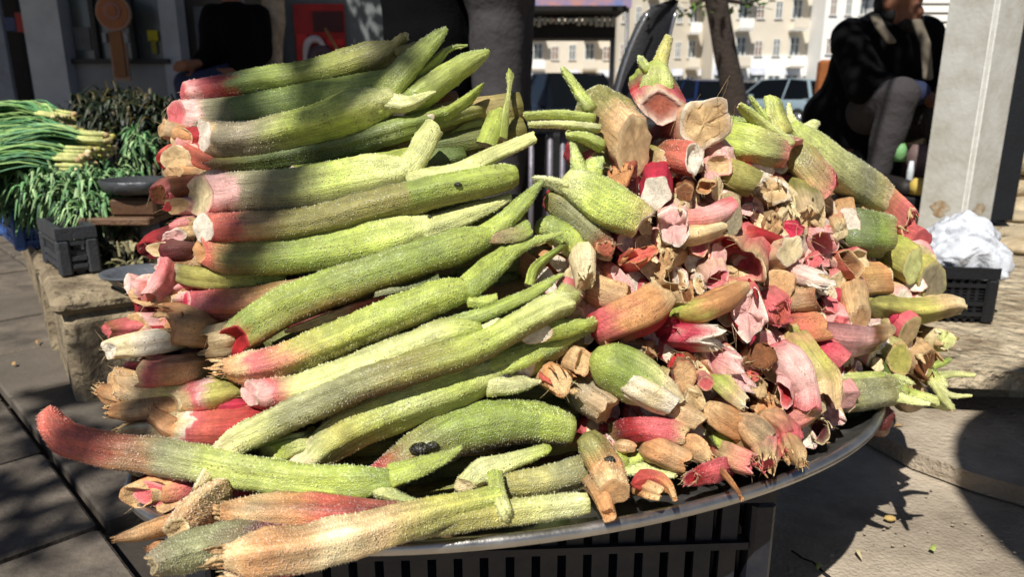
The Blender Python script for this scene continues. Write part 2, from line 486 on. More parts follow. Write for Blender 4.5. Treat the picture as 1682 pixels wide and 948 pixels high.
def hairs(mb, ring, T, R, seed, count=14):
    """thin pale threads hanging off a torn end"""
    rs = np.random.RandomState(seed)
    for q in range(count):
        p = ring[rs.randint(len(ring))]; d = -T * rs.uniform(.2, 1) + rs.normal(size=3) * .6
        d /= np.linalg.norm(d); l = R * rs.uniform(.25, .8); e = rs.normal(size=3) * l * .35
        w = 0.00028
        pts = [p, p + d * l * .5 + e * .4, p + d * l + e]
        mb.pipe(pts, [w, w * .8, w * .3], n=3, col=PALL['SA'] * rs.uniform(.7, 1.1))
    return mb
def resolve(pts):
    """pts (px, py, r_px[, dz]) -> world spine points and radii"""
    out = []; dz0 = 0
    for q in pts:
        dz = q[3] if len(q) > 3 else 0
        w = S(q[0], q[1], dz)
        depth = (w - CAM).dot(Vector((0, CP, -SP)))
        out.append((w.x, w.y, w.z, q[2] * depth / F))
    return out
def stalk(label, pts, cols, end='cut', ec='CR WH', dz=0.0, forks=(), flat=0.95, roll=0.0, groove=0.0, ga=0.0, slant=0.15, sa=0.0,
          rag=0.0, open_=0.0, flare=0.0, under=None, bumps=0, world=False, lump=0.07, streak=0.02, husk=None, hl=2.0, hs=0.2, hc=9,
          hair=8, tip=0.55, knots=(), ribs=None, name="rhubarb_stalk", fcols=None, facet=None, lobes=None, dry=None):
    """One stalk as a thing: body > cut_end / torn_husk / leaf_stub. The origin sits at its middle."""
    SEED[0] += 17; sd = SEED[0]
    HAND.append((pts[0][0], pts[0][1], label))
    bumps = int(bumps * .8)
    if dry is None: dry = bumps < 350 and name == "rhubarb_stalk" and not forks
    if facet is None: facet = .11 if dry else .09
    if ribs is None: ribs = .05
    if dry and len(pts) <= 4 and end not in ('husk',):
        m_ = max(q[2] for q in pts); pts = [list(q) + [0] * (4 - len(q)) for q in pts]
        pts[0][2] = max(pts[0][2], .8 * m_); pts[-1][2] = max(pts[-1][2], .92 * m_); pts[-1][3] += .03
        if end == 'round': end = 'rag'
        if tip < .9: tip = .9
    if dry and groove == 0 and end not in ('cut', 'dish'): groove = .3; ga = (sd * .37) % 6.28
    pts = [tuple(list(q) + [0] * (4 - len(q))) for q in pts]
    pts = [(q[0], q[1], q[2], q[3] + dz) for q in pts]
    w = resolve(pts)
    sp4 = spline(w, 0.0042); sp = sp4[:, :3]; rad = np.maximum(sp4[:, 3], 0.0012)
    L = np.concatenate([[0], np.cumsum(np.linalg.norm(np.diff(sp, axis=0), axis=1))])
    if not forks and tip < 1:          # a plain far end narrows a little
        rad = rad * (1 - (1 - tip) * np.clip((L - L[-1] + 1.2 * rad[-1]) / (1.2 * rad[-1] + 1e-6), 0, 1) ** 2)
    if forks:
        rad = rad * (1 - .5 * np.clip((L - L[-1] + 2.0 * rad[-1]) / (2.0 * rad[-1] + 1e-6), 0, 1) ** 1.5)
    t0 = sp[min(6, len(sp) - 1)] - sp[0]; t0 /= np.linalg.norm(t0) + 1e-9
    if t0[0] > .75 and abs(t0[1]) < .55 and end in ('cut', 'dish', 'knob', 'rag', 'hollow'):     # butts of stalks lying across: the cut slopes so that it shows from the front
        sa = 4.55; slant = {'cut': 1.45, 'dish': 1.2, 'knob': .9, 'rag': 1.0, 'hollow': .9}[end]
    mid = sp[len(sp) // 2]
    root = empty(name, tuple(mid)); tag(root, label, "rhubarb stalk", "rhubarb stalks heaped on the tray")
    def part(mb, nm, m, parent=root):
        me = mb.mesh(nm, True, True, mid); return link(nm, me, parent, m)
    if end == 'husk' and not husk: husk = 'TN OR SA'
    if end in ('husk',):
        k = np.clip(1 - L / (2.2 * rad[0]), 0, 1); rad = rad * (1 - (0.25 if end == 'husk' else 0.3) * k ** 2)
    body = MB()
    ring, T, N, B, c0 = tube_part(body, sp, rad, cols, flat, roll, groove, ga, open_, slant, sa, rag, seed=sd, under=under,
                                  bumps=bumps, flare=flare, lump=lump, streak=streak, ribs=ribs, facet=facet,
                                  lobes=({'rag': .35, 'hollow': .5, 'husk': .3, 'dish': .2}.get(end, 0) if lobes is None else lobes))
    rs = np.random.RandomState(sd + 5)
    for (kx, ky, kr) in knots:          # dark wounds, as small sunken scabs standing a little proud
        q = np.array(S(kx, ky, dz)); i = int(np.argmin(np.linalg.norm(sp - q, axis=1)))
        view = np.array(CAM) - sp[i]; view /= np.linalg.norm(view)
        qq = q - sp[i]; qq = qq - (qq @ view) * view
        nn = np.linalg.norm(qq); lim = rad[i] * .8
        if nn > lim: qq *= lim / nn
        h = math.sqrt(max(1e-9, rad[i] ** 2 - float(qq @ qq)))
        body.ball(sp[i] + qq + view * (h - 0.001), np.array((1.25, .9, .7)) * kr / F * .75, 12, 8, PALL['BK'] * .6, .12, random.Random(sd))
    ob = part(body, "body", DRYS if dry else SKIN)
    ek = {'cut': 'cut', 'tongue': 'cut', 'rag': 'rag', 'hollow': 'hollow', 'dish': 'dish', 'husk': 'rag', 'round': 'knob', 'knob': 'knob'}[end]
    shift = None
    if open_ > .5 or groove > .5:
        g = max(open_, groove); shift = -(N * math.cos(ga) + B * math.sin(ga)) * rad[0] * .35 * g
    ef = end_face(ring, T, ec, ek, sd + 2, shift)
    if hair: hairs(ef, ring, T, rad[0], sd + 9, hair)
    part(ef, "cut_end", PITH)
    if husk: part(fibres(ring, T, rad[0] * (1.35 if end == 'husk' else 1), husk, sd + 3, hl, hs, hc), "torn_husk", HUSK)
    for q in forks:
        fk = dict(q) if isinstance(q, dict) else dict(pts=q)
        fp = [tuple(list(a) + [0] * (4 - len(a))) for a in fk['pts']]
        fp = [(a[0], a[1], a[2], a[3] + dz) for a in fp]
        fw = spline(resolve(fp), 0.004); fr = np.maximum(fw[:, 3], .0008)
        fb = MB(); SEED[0] += 3
        nb = int(bumps * .25 * len(fw) / max(8, len(sp)) * 3) if bumps else 0
        # the limb is swept from its outer end inwards, so that the ring returned is the visible end
        rg = tube_part(fb, fw[::-1][:, :3], fr[::-1], fk.get('cols') or fcols or (cols.split()[-1].split(':')[0] + ' ' + cols.split()[-1].split(':')[0]),
                       fk.get('flat', .62), fk.get('roll', 1.2), fk.get('groove', .25), fk.get('ga', 0.3), 0,
                       fk.get('slant', .3), fk.get('sa', 1.0), fk.get('rag', .15), seed=SEED[0], bumps=nb, lump=.07)
        st = part(fb, "leaf_stub", SKIN)
        e2 = end_face(rg[0], rg[1], fk.get('ec', 'PG CR'), 'rag' if fr[-1] > .004 else 'cut', SEED[0])
        link("stub_tip", e2.mesh("stub_tip", True, True, mid), st, PITH)
    return root
def E(label, x, y, r, dx, dy, cols, end='rag', ec='CR WH', rec=0.07, dz=0.0, r2=1.08, **kw):
    """a butt end facing out of the heap: the body runs back from (x, y) by (dx, dy) pixels while sinking rec metres"""
    pts = [(x, y, r, 0), (x + dx * .5, y + dy * .5, r * (1 + (r2 - 1) * .6), rec * .35), (x + dx, y + dy, r * r2, rec),
           (x + dx * 1.5, y + dy * 1.5, r * r2 * .9, rec + .06)]
    kw.setdefault('hair', 8); kw.setdefault('dry', not kw.get('bumps'))
    q = random.Random(label)
    if end == 'rag' and not kw.get('husk') and not kw.get('rag') and 'lump' not in kw and q.random() < .6 and not any(w_ in label for w_ in ('rag', 'torn', 'crumpl', 'split', 'splint', 'fold', 'crack', 'wrinkl', 'flak', 'shred', 'frayed', 'crushed')):
        end = 'cut'; kw.setdefault('slant', q.uniform(.35, .8)); kw.setdefault('sa', q.uniform(2.4, 4.0)); kw.setdefault('flat', q.uniform(.7, .95))
    kw.setdefault('facet', q.uniform(.04, .10))
    if r < 40 and end not in ('cut',):
        kw.setdefault('flat', q.uniform(.6, .95)); kw.setdefault('roll', q.uniform(0, 3.1)); kw.setdefault('groove', q.choice((0, .1, .2, .35))); kw.setdefault('ga', q.uniform(0, 6.2))
        kw.setdefault('ribs', q.uniform(.03, .07)); kw.setdefault('slant', q.uniform(.2, .7)); kw.setdefault('sa', q.uniform(2.2, 4.2))
        if end in ('rag', 'round', 'knob') and q.random() < .6:
            kw.setdefault('husk', ec.split()[0] + ' ' + cols.split()[0].split(':')[0] + ' SA'); kw.setdefault('hl', .35); kw.setdefault('hc', 6); kw.setdefault('hs', .05)
    return stalk(label, pts, cols, end, ec, dz, **kw)
# ---------------------------------------------------------------- oval metal tray
TC = Vector((0.038, 0.728, ZT)); TA = math.radians(18.5); TX, TY = 0.402, 0.202
def oval(k, z, dk=0.0, n=96):
    out = []
    for i in range(n):
        a = 2 * math.pi * i / n
        x, y = (TX * k + dk) * math.cos(a), (TY * k + dk) * math.sin(a)
        out.append((TC.x + x * math.cos(TA) - y * math.sin(TA), TC.y + x * math.sin(TA) + y * math.cos(TA), z))
    return out
def metal():
    m, n, l, b = nodes_of("tray_metal")
    tc = n.new("ShaderNodeTexCoord"); t = n.new("ShaderNodeTexNoise"); t.inputs["Scale"].default_value = 18; t.inputs["Detail"].default_value = 9; t.inputs["Roughness"].default_value = .7
    t2 = n.new("ShaderNodeTexNoise"); t2.inputs["Scale"].default_value = 260; t2.inputs["Detail"].default_value = 4
    l.new(tc.outputs["Object"], t.inputs["Vector"]); l.new(tc.outputs["Object"], t2.inputs["Vector"])
    mr = n.new("ShaderNodeMapRange"); mr.inputs[1].default_value = .3; mr.inputs[2].default_value = .7; mr.inputs[3].default_value = .22; mr.inputs[4].default_value = .46
    l.new(t.outputs["Fac"], mr.inputs[0]); l.new(mr.outputs[0], b.inputs["Roughness"])
    cr = n.new("ShaderNodeMix"); cr.data_type = 'RGBA'; l.new(t.outputs["Fac"], cr.inputs[0])
    cr.inputs[6].default_value = (.20, .19, .175, 1); cr.inputs[7].default_value = (.62, .60, .57, 1)
    l.new(cr.outputs[2], b.inputs["Base Color"]); b.inputs["Metallic"].default_value = .93
    bp = n.new("ShaderNodeBump"); bp.inputs["Strength"].default_value = .25; bp.inputs["Distance"].default_value = .001
    l.new(t2.outputs["Fac"], bp.inputs["Height"]); l.new(bp.outputs[0], b.inputs["Normal"])
    return m
TM = metal()
tray = empty("oval_tray", tuple(TC)); tag(tray, "worn oval metal tray carrying the rhubarb heap on a dark crate", "tray")
prof = [(1, -.012, 0), (1, -.008, -.004), (1, 0, -.006), (1, .002, -.014), (1, .010, -.024), (1, .020, -.030), (1, .05, -.034)]
mb = MB(); rows = []
for (k, d, z) in [(1, -.004, 0.0), (1, -.010, -.003), (1, -.022, -.009), (1, -.050, -.016), (1, -.075, -.022), (.4, 0, -.024), (.02, 0, -.024)]:
    rows.append(oval(k, ZT + z, d))
v = [p for r in rows for p in r]; f = grid_faces(len(rows), 96)
low = [oval(k, ZT + z, d) for (k, d, z) in [(1, -.004, -.002), (1, -.012, -.007), (1, -.052, -.020), (1, -.077, -.026), (.4, 0, -.028), (.02, 0, -.028)]]
mb.add(v, f).add([p for r in low for p in r], [tuple(reversed(q)) for q in grid_faces(len(low), 96)])
me = mb.mesh("tray_pan", True, False, TC); link("tray_pan", me, tray, TM)
mb = MB(); rr = [oval(1, ZT + .0060 * math.sin(a) - .001, .0060 * math.cos(a)) for a in np.linspace(0, 2 * math.pi, 11)[:-1]]
v = [rr[j][i] for i in range(96) for j in range(10)]; v += v[:10]
mb.add(v, grid_faces(97, 10)); link("rolled_rim", mb.mesh("rolled_rim", True, False, TC), tray, TM)

# ---------------------------------------------------------------- dark plastic crate under the tray
PL = mat("crate_plastic", (18, 24, 38), 0.45, 0, .35, 16, .25, 200, spec=.3, bdist=.002, rgb2=(46, 46, 48))
PLD = mat("crate_dust", (150, 128, 98), 0.9, 0, .3, 40, .4, rgb2=(92, 84, 74))
def crate(name, corner, w, d, h, rz, label, cat, m, nsl=12, group=None, ledges=True, lattice=False, rim=.014, dens=.45):
    """right front corner at `corner`; runs left by w and back by d"""
    t = empty(name, tuple(corner), rz); tag(t, label, cat, group)
    th = .006
    base = MB().box((-w / 2, d / 2, .012), (w - .012, d - .012, .006)); base.build("base", m, t)
    rimb = MB()
    for (c, s) in (((-w / 2, rim / 2, h - .012), (w, rim, .024)), ((-w / 2, d - rim / 2, h - .012), (w, rim, .024)),
                   ((-rim / 2, d / 2, h - .012), (rim, d - 2 * rim, .024)), ((-w + rim / 2, d / 2, h - .012), (rim, d - 2 * rim, .024))):
        rimb.box(c, s)
    rimb.build("top_rim", m, t)
    for (x, y) in ((-.011, .011), (-w + .011, .011), (-.011, d - .011), (-w + .011, d - .011)):
        MB().box((x, y, (h - .024) / 2), (.024, .024, h - .026), bev=.004).build("corner_post", m, t)
    def side(along, off, ln, ax):
        n = max(3, int(nsl * ln / w))
        for k in range(n):
            u = -(.03 + (ln - .06) * (k + .5) / n)
            c = (u, off, (h - .024) / 2) if ax == 'x' else (off, -u, (h - .024) / 2)
            s = ((ln - .06) / n * dens, th, h - .03) if ax == 'x' else (th, (ln - .06) / n * dens, h - .03)
            MB().box(c, s).build("slat", m, t)
        for z in ((.02, h * .36, h * .68) if ledges else (.02, h * .5)):
            c = (-ln / 2, off, z) if ax == 'x' else (off, ln / 2, z)
            s = (ln - .048, th * 2.6, .008) if ax == 'x' else (th * 2.6, ln - .048, .008)
            MB().box(c, s).build("rail", m, t)
        if lattice:
            for z in np.linspace(.03, h - .05, 7):
                c = (-ln / 2, off, z) if ax == 'x' else (off, ln / 2, z)
                s = (ln - .048, th * .8, .003) if ax == 'x' else (th * .8, ln - .048, .003)
                MB().box(c, s).build("rail", m, t)
    side(0, .009, w, 'x'); side(0, d - .009, w, 'x'); side(0, -.009, d, 'y'); side(0, -w + .009, d, 'y')
    return t
crate("plastic_crate", (0.262, 0.652, 0), .58, .34, ZT - .03, math.radians(3), "dark blue slatted plastic crate under the oval tray", "crate", PL, nsl=20, dens=.66)
# ---------------------------------------------------------------- ground
def ground_z(x, y):
    return -0.54 * min(1, max(0, (y - 8.0) / 3.0))
GM = mat("ground_concrete", (180, 166, 146), .92, 0, .3, 5, .8, 170, rgb2=(128, 116, 100), bdist=.006)
def grid_sheet(name, xs, ys, zf, m):
    v = [(x, y, zf(x, y)) for y in ys for x in xs]; nx = len(xs)
    f = [(j * nx + i, j * nx + i + 1, (j + 1) * nx + i + 1, (j + 1) * nx + i) for j in range(len(ys) - 1) for i in range(nx - 1)]
    return MB().add(v, f).build(name, m)
g = grid_sheet("ground", [-250, -40, -12, -4, 0, 4, 12, 60, 250], [-20, -6, 0, 4, 8, 9, 10, 11, 40, 120, 400], lambda x, y: ground_z(x, y) - .004, GM)
tag(g, kind="structure")
AS = mat("street_asphalt", (92, 92, 94), .9, 0, .3, 3, .3, 60)
g = grid_sheet("street", [-60, 0, 60], [11.2, 40, 68], lambda x, y: -.534, AS); tag(g, kind="structure")
# pavement slabs on the left, stone darkened to deepen the shade on them
pave = grid_sheet("pavement", [-3.2, -.36], [-.5, 6], lambda x, y: .0, mat("joint_dirt", (58, 52, 46), .95, bump=.4)); tag(pave, kind="structure")
SL = [mat("slab_stone", (112, 102, 90), .85, 0, .3, 9, .8, 90, rgb2=(66, 60, 54), bdist=.004), mat("slab_stone_dark", (98, 90, 80), .85, 0, .3, 7, .5, 90, bdist=.004)]
A_ = G(94, 780); B_ = G(172, 884)
dv = (B_ - A_).normalized(); ang = math.atan2(dv.y, dv.x)
rs = random.Random(3)
ca, sa_ = math.cos(ang), math.sin(ang)
def slab(u, v, su, sv):
    cx = B_.x + u * ca - v * sa_; cy = B_.y + u * sa_ + v * ca
    if not (-3.0 < cx < -.5 and 0.2 < cy < 5): return
    mb = MB(); mb.box((cx, cy, .008 + rs.uniform(-.002, .003)), (su - .012, sv - .012, .03), ang, bev=.004, rx=rs.uniform(-.004, .004))
    mb.build("paving_slab", rs.choice(SL), pave)
W_ = (B_ - G(0, 945)).length
SU, SV = .30, .30
for i in range(-14, 6):
    for j in range(-9, 10):
        slab((i + .5) * SU, (j + .5) * SV + (i % 2) * 0.0, SU, SV)
# crack in the concrete, a shallow step and a higher ledge on the right
mb = MB(); pts = [G(1300, 905, .001), G(1318, 918, .001), G(1335, 924, .001), G(1352, 940, .001), G(1372, 956, .001), G(1410, 990, .001)]
for a, b in zip(pts[:-1], pts[1:]):
    t = (b - a).normalized(); q = Vector((-t.y, t.x, 0)) * .0022
    mb.add([a - q, b - q, b + q, a + q], [(0, 1, 2, 3)])
tag(mb.build("ground_crack", mat("crack_dark", (24, 20, 16), 1, bump=0)), kind="structure")
ST = mat("step_stone", (174, 160, 140), .9, 0, .3, 6, .9, 120, rgb2=(124, 110, 92), bdist=.008)
def slabpoly(name, pts, z0, z1, m, kind="structure"):
    n = len(pts); v = [(p.x, p.y, z0) for p in pts] + [(p.x, p.y, z1) for p in pts]
    f = [tuple(range(n, 2 * n))] + [(i, (i + 1) % n, n + (i + 1) % n, n + i) for i in range(n)]
    o = MB().add(v, f).build(name, m); tag(o, kind=kind); return o
ZS, ZL = .030, .125
s1 = [G(1420, 700, ZS), G(1500, 742, ZS), G(1600, 778, ZS), G(1700, 806, ZS), G(1900, 870, ZS), Vector((4.5, 1.2, 0)), Vector((4.5, 6, 0)), Vector((.9, 6, 0)), Vector((.75, 1.8, 0))]
slabpoly("step", s1, 0, ZS, ST)
l1 = [G(1440, 600, ZL), G(1540, 606, ZL), G(1700, 612, ZL), G(1900, 616, ZL), Vector((4.4, 2.0, 0)), Vector((4.4, 5.5, 0)), Vector((1.0, 5.5, 0)), Vector((.95, 2.0, 0))]
LG_ = mat("ledge_stone", (204, 188, 158), .92, 0, .35, 13, 1.0, 34, rgb2=(128, 110, 86), bdist=.05)
slabpoly("ledge", l1, ZL - .035, ZL, LG_)
inn = [p + Vector((.02, .11, 0)) for p in l1[:4]] + l1[4:6] + [Vector((1.05, 5.4, 0)), Vector((1.03, 2.0, 0))]
slabpoly("ledge_footing", inn, ZS + .001, ZL - .036, LG_)
rs = random.Random(77); mb = MB()
for k in range(200):          # grit and chips on ledge and paving
    on = k % 3
    q = (G(rs.uniform(1440, 1690), rs.uniform(545, 608), ZL) if on == 0 else G(rs.uniform(1300, 1690), rs.uniform(800, 948), 0) if on == 1 else G(rs.uniform(1400, 1690), rs.uniform(650, 735), ZS))
    r_ = (.0006 + .0028 * rs.random() ** 3) * (2 if on == 0 else 1)
    mb.ball(q + Vector((0, 0, r_ * .3)), (r_, r_ * rs.uniform(.6, 1), r_ * .6), 6, 4, jit=.3, rng=rs)
tag(mb.build("gravel", mat("grit", (176, 162, 140), .9, rgb2=(120, 108, 92), scale=300), None, False), "loose grit and stone chips scattered on ledge and paving", "gravel", kind="stuff")
tag(MB().ball(G(1462, 852, .004), (.009, .006, .004), 8, 6).build("dry_leaf", mat("dry_leaf", (178, 150, 90), .8)), "small dry leaf scrap lying on the sunlit concrete", "leaf")

# ---------------------------------------------------------------- low stone wall on the left
CUR = mat("wall_stone", (160, 144, 116), .9, 0, .4, 9, 1.0, 40, rgb2=(98, 84, 66), bdist=.02)
ZW = .23
wa = G(101, 494, ZW); wf = G(30, 345, ZW)
d2 = (wf - wa); d2.z = 0; ln = d2.length; d2.normalize(); wall = empty("low_stone_wall", (wa.x, wa.y, 0))
tag(wall, "low weathered stone wall beside the dark paving on the left", "wall")
yaw = math.atan2(d2.y, d2.x)
nb = 9; bl = .36
for i in range(nb):
    c = Vector((0, 0, 0)) + d2 * (bl * (i + .5)); nrm = Vector((d2.y, -d2.x, 0))
    c2 = c + nrm * .25
    MB().box((c2.x + rs.uniform(-.01, .01), c2.y, .0975), (bl - .012, .50, .195), yaw + rs.uniform(-.015, .015), bev=.016).build("stone_block", CUR, wall)
    MB().box((c2.x, c2.y, .213), (bl - .006, .53, .034), yaw + rs.uniform(-.02, .02), bev=.012).build("coping_stone", CUR, wall)

# ---------------------------------------------------------------- crates, scale and greens standing on the wall
PB = mat("crate_blue", (70, 104, 168), .5, 0, .3, 30, .2)
PG_ = mat("crate_grey", (60, 62, 66), .5, 0, .3, 30, .2)
PK_ = mat("crate_black", (22, 23, 26), .5, 0, .3, 30, .2)
cb = G(122, 404, ZW); crate("fruit_crate", (cb.x, cb.y, ZW + .001), .12, .28, .13, yaw - math.radians(90) + .1, "blue plastic crate under the spring onion bunches", "crate", PB, nsl=6, lattice=True)
cg = G(160, 452, ZW); crate("fruit_crate", (cg.x, cg.y + .02, ZW + .001), .075, .18, .10, yaw - math.radians(90) + .1, "clouded grey plastic crate standing nearest on the stone wall", "crate", PG_, nsl=6, lattice=True)
def stool(c, w, h, label):
    t = empty("weighing_stand", tuple(c)); tag(t, label, "stand")
    MB().box((0, 0, h - .008), (w, w * .8, .016), bev=.003).build("board", mat("old_board", (112, 84, 62), .7, 0, .4, 30, .4), t)
    for sx in (-.3, .3):
        mb = MB().bar((sx * w, 0, 0), (sx * w, 0, h - .016), .024, .02, 14); mb.build("leg", mat("tin", (150, 148, 142), .5, .6), t, True)
    return t
sc = P(208, 352, 1.62); stool((sc.x, sc.y, ZW + .001), .155, sc.z - ZW, "brown board stand holding the scale behind the heap")
t = empty("kitchen_scale", (sc.x + .035, sc.y, sc.z + .001)); tag(t, "grey market scale with a shallow pan on the brown stand", "scale")
MB().box((0, 0, .02), (.10, .08, .04), bev=.006).build("base", mat("scale_brown", (92, 64, 44), .5), t)
mb = MB(); R_ = [(.03, .042), (.075, .052), (.082, .075), (.078, .077), (.07, .058), (.0, .05)]
v = [(r * math.cos(a), r * .8 * math.sin(a), z) for r, z in R_ for a in np.linspace(0, 2 * math.pi, 25)[:-1]]
mb.add(v, grid_faces(len(R_), 24)); mb.build("pan", mat("pan_grey", (96, 98, 100), .4, .7), t, True)
t = empty("white_basin", tuple(G(170, 474, ZW))); tag(t, "dull white plastic basin rim showing left of the red butts", "basin")
mb = MB(); R_ = [(.04, .0), (.055, .02), (.066, .026), (.068, .03), (.062, .03), (.05, .024), (.035, .006), (0, .004)]
v = [(r * math.cos(a) + .06, r * math.sin(a) + .02, z) for r, z in R_ for a in np.linspace(0, 2 * math.pi, 33)[:-1]]
mb.add(v, grid_faces(len(R_), 32)); mb.build("bowl", mat("basin_white", (92, 96, 102), .4), t, True)

def blade(mb, pts, w, col, rng):
    """a narrow folded leaf along pts"""
    sp = spline(pts, count=7); T, N, B = frames(sp); k = len(sp); V = []; C = []
    for j in range(k):
        s = j / (k - 1); ww = w * (1 - s ** 2.5 * .92)
        V += [sp[j] - B[j] * ww, sp[j] + N[j] * ww * .5, sp[j] + B[j] * ww]
        C += [col * (1 - .1 * s)] * 3
    f = []
    for j in range(k - 1):
        a = j * 3; f += [(a, a + 1, a + 4, a + 3), (a + 1, a + 2, a + 5, a + 4)]
    mb.add(V, f, np.clip(C, 0.003, 1))
def onion(c, dirv, ln, n, label, seed, droop=.05):
    rng = random.Random(seed); t = empty("spring_onion_bunch", tuple(c)); tag(t, label, "spring onions", "spring onion bunches on the blue crate")
    dirv = Vector(dirv).normalized(); side = Vector((-dirv.y, dirv.x, 0))
    bu = MB(); lv = MB()
    for k in range(n):
        o = side * rng.uniform(-.045, .045) + Vector((0, 0, rng.uniform(-.02, .028)))
        b = -dirv * rng.uniform(0, .02) + o
        q_ = rng.uniform(.0042, .007); bu.ball(b, (q_ * 1.3, q_, q_), 8, 6, PALL[rng.choice(('CR', 'SA', 'YG', 'PG'))] * rng.uniform(.75, 1.1))
        bu.bar(b, b + dirv * .05 + Vector((0, 0, .004)), .005, .0045, 6, PALL['PG'])
        for q in range(4):
            e = dirv * ln * rng.uniform(.75, 1.1) + side * rng.uniform(-.05, .05) * 2 + Vector((0, 0, rng.uniform(-.01, .03)))
            col = np.array(lin(rng.choice([(132, 176, 104), (96, 148, 96), (164, 196, 122), (112, 158, 118)])))
            blade(lv, [b + dirv * .045, b + e * .4 + Vector((0, 0, .015)), b + e * .75 + Vector((0, 0, -.01)), b + e + Vector((0, 0, -droop * rng.uniform(.6, 1.8)))], rng.uniform(.003, .0055), col, rng)
    bu.build("bulbs", PITH, t, True, True); lv.build("leaves", LEAFM, t, True, True)
left = (-1, -.25, 0)
for i, (px, py, yy, ln_, lb) in enumerate([(168, 240, 1.82, .30, "spring onion bunch with the bulbs lying farthest right in the sun"), (150, 236, 1.95, .30, "spring onion bunch just behind the rightmost bulbs"),
        (100, 202, 2.05, .26, "spring onion bunch on top of the pile with yellow necks"), (150, 262, 1.78, .32, "spring onion bunch lowest on the near side of the crate"),
        (118, 226, 1.95, .26, "spring onion bunch in the middle of the crate"), (84, 208, 2.1, .22, "spring onion bunch at the back left of the crate"), (130, 275, 1.72, .30, "spring onion bunch drooping over the crate rim")]):
    c = P(px, py, yy); onion(c, left if i != 2 else (-1, .1, .1), ln_, 44, lb, 40 + i, .06)
tag(MB().ball(P(36, 190, 2.1), (.016, .012, .010), 10, 8).build("red_radish", mat("radish", (206, 60, 44), .4)), "small red radish on top of the spring onion leaves", "radish")
def leafheap(name, regions, label, cols, seed, size, kind=None, cat="greens", vis=True):
    rng = random.Random(seed); lv = MB()
    for (px, py, yy, rx, ry, rz, n) in regions:
        c = P(px, py, yy)
        for k in range(n):
            while True:
                q = Vector((rng.uniform(-1, 1), rng.uniform(-1, 1), rng.uniform(-1, 1)))
                if q.length < 1: break
            b = c + Vector((q.x * rx, q.y * ry, q.z * rz)); d = Vector((rng.gauss(0, 1), rng.gauss(0, 1) - .4, rng.gauss(0, .8) - .2)).normalized() * size * rng.uniform(.7, 1.5)
            col = np.array(lin(rng.choice(cols))) * rng.uniform(.7, 1.2)
            blade(lv, [b, b + d * .5 + Vector((0, 0, .25 * size)), b + d + Vector((0, 0, -.5 * size))], size * rng.uniform(.06, .15), col, rng)
    o = lv.build(name, LEAFM, None, True, True); tag(o, label, cat, kind=kind or "stuff"); return o
leafheap("onion_leaves", [(80, 290, 1.8, .15, .12, .05, 1900), (150, 300, 1.78, .11, .1, .045, 1100), (40, 260, 1.9, .12, .1, .07, 1100), (232, 250, 1.95, .03, .05, .05, 260), (60, 330, 1.75, .09, .06, .05, 800), (150, 345, 1.62, .06, .05, .035, 600), (110, 310, 1.66, .1, .05, .04, 800)],
         "mass of green leaves drooping over the crates on the stone wall", [(84, 128, 78), (110, 156, 100), (160, 190, 132), (44, 78, 46), (120, 150, 96)], 6, .034)
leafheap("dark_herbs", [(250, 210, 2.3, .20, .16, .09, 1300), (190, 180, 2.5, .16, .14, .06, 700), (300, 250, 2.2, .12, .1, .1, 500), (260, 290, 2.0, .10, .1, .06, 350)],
         "dark herb heap with shade in its greens behind the spring onions", [(26, 40, 22), (38, 52, 26), (20, 30, 20), (70, 62, 30)], 7, .045)  # herb greens taken darker still, so the heap's shade sits in their colour
leafheap("vegetable_scraps", [(190, 430, 1.6, .09, .1, .04, 260), (215, 400, 1.65, .08, .08, .04, 200)], "withered pale leaf scraps under the brown stand", [(120, 116, 80), (92, 90, 60), (60, 58, 40), (150, 140, 104)], 8, .04)
MB_c = P(235, 320, 2.15); crate("fruit_crate", (MB_c.x + .2, MB_c.y, ZW + .001), .5, .4, max(.06, MB_c.z - ZW - .02), 0, "black crate filled with dark herbs behind the scale", "crate", PK_, nsl=10)
tt_ = empty("market_table", (-.9, 2.6, 0)); tag(tt_, "dark trestle table carrying the herbs behind the wall", "table")
MB().box((0, 0, .38), (1.2, .7, .03)).build("table_top", mat("dark_wood", (50, 42, 36), .8), tt_)
for sx in (-.55, .55):
    for sy in (-.3, .3): MB().box((sx, sy, .182), (.04, .04, .364)).build("leg", MATS["dark_wood"], tt_)

# ---------------------------------------------------------------- scraps trodden on the paving
rs = random.Random(19)
for i, (px, py, z, lb) in enumerate([(1412, 905, 0, "curled strip of peel near the crack in the concrete"), (1530, 905, 0, "thin straw coloured fibre lying inside the round shade edge"), (1470, 700, ZS, "green leaf scrap dropped by the tips of the leafy prongs"),
                             (1350, 930, 0, "brown husk flake beside the concrete crack"), (22, 600, .025, "pale scrap of paper on the far left paving"), (66, 560, .025, "flattened leaf on the paving beside the stone wall")]):
    c = G(px, py, z + .003); a = rs.uniform(0, 6); d = Vector((math.cos(a), math.sin(a), 0)); l = rs.uniform(.012, .022)
    mb = MB(); blade(mb, [c, c + d * l * .5 + Vector((0, 0, .004)), c + d * l + Vector((-d.y * .4, d.x * .4, 0)) * l], .0035, np.array(lin(rs.choice([(176, 140, 90), (140, 150, 80), (196, 180, 140)]))), rs)
    tag(mb.build("plant_scrap", LEAFM, None, True, True), lb, "scrap")
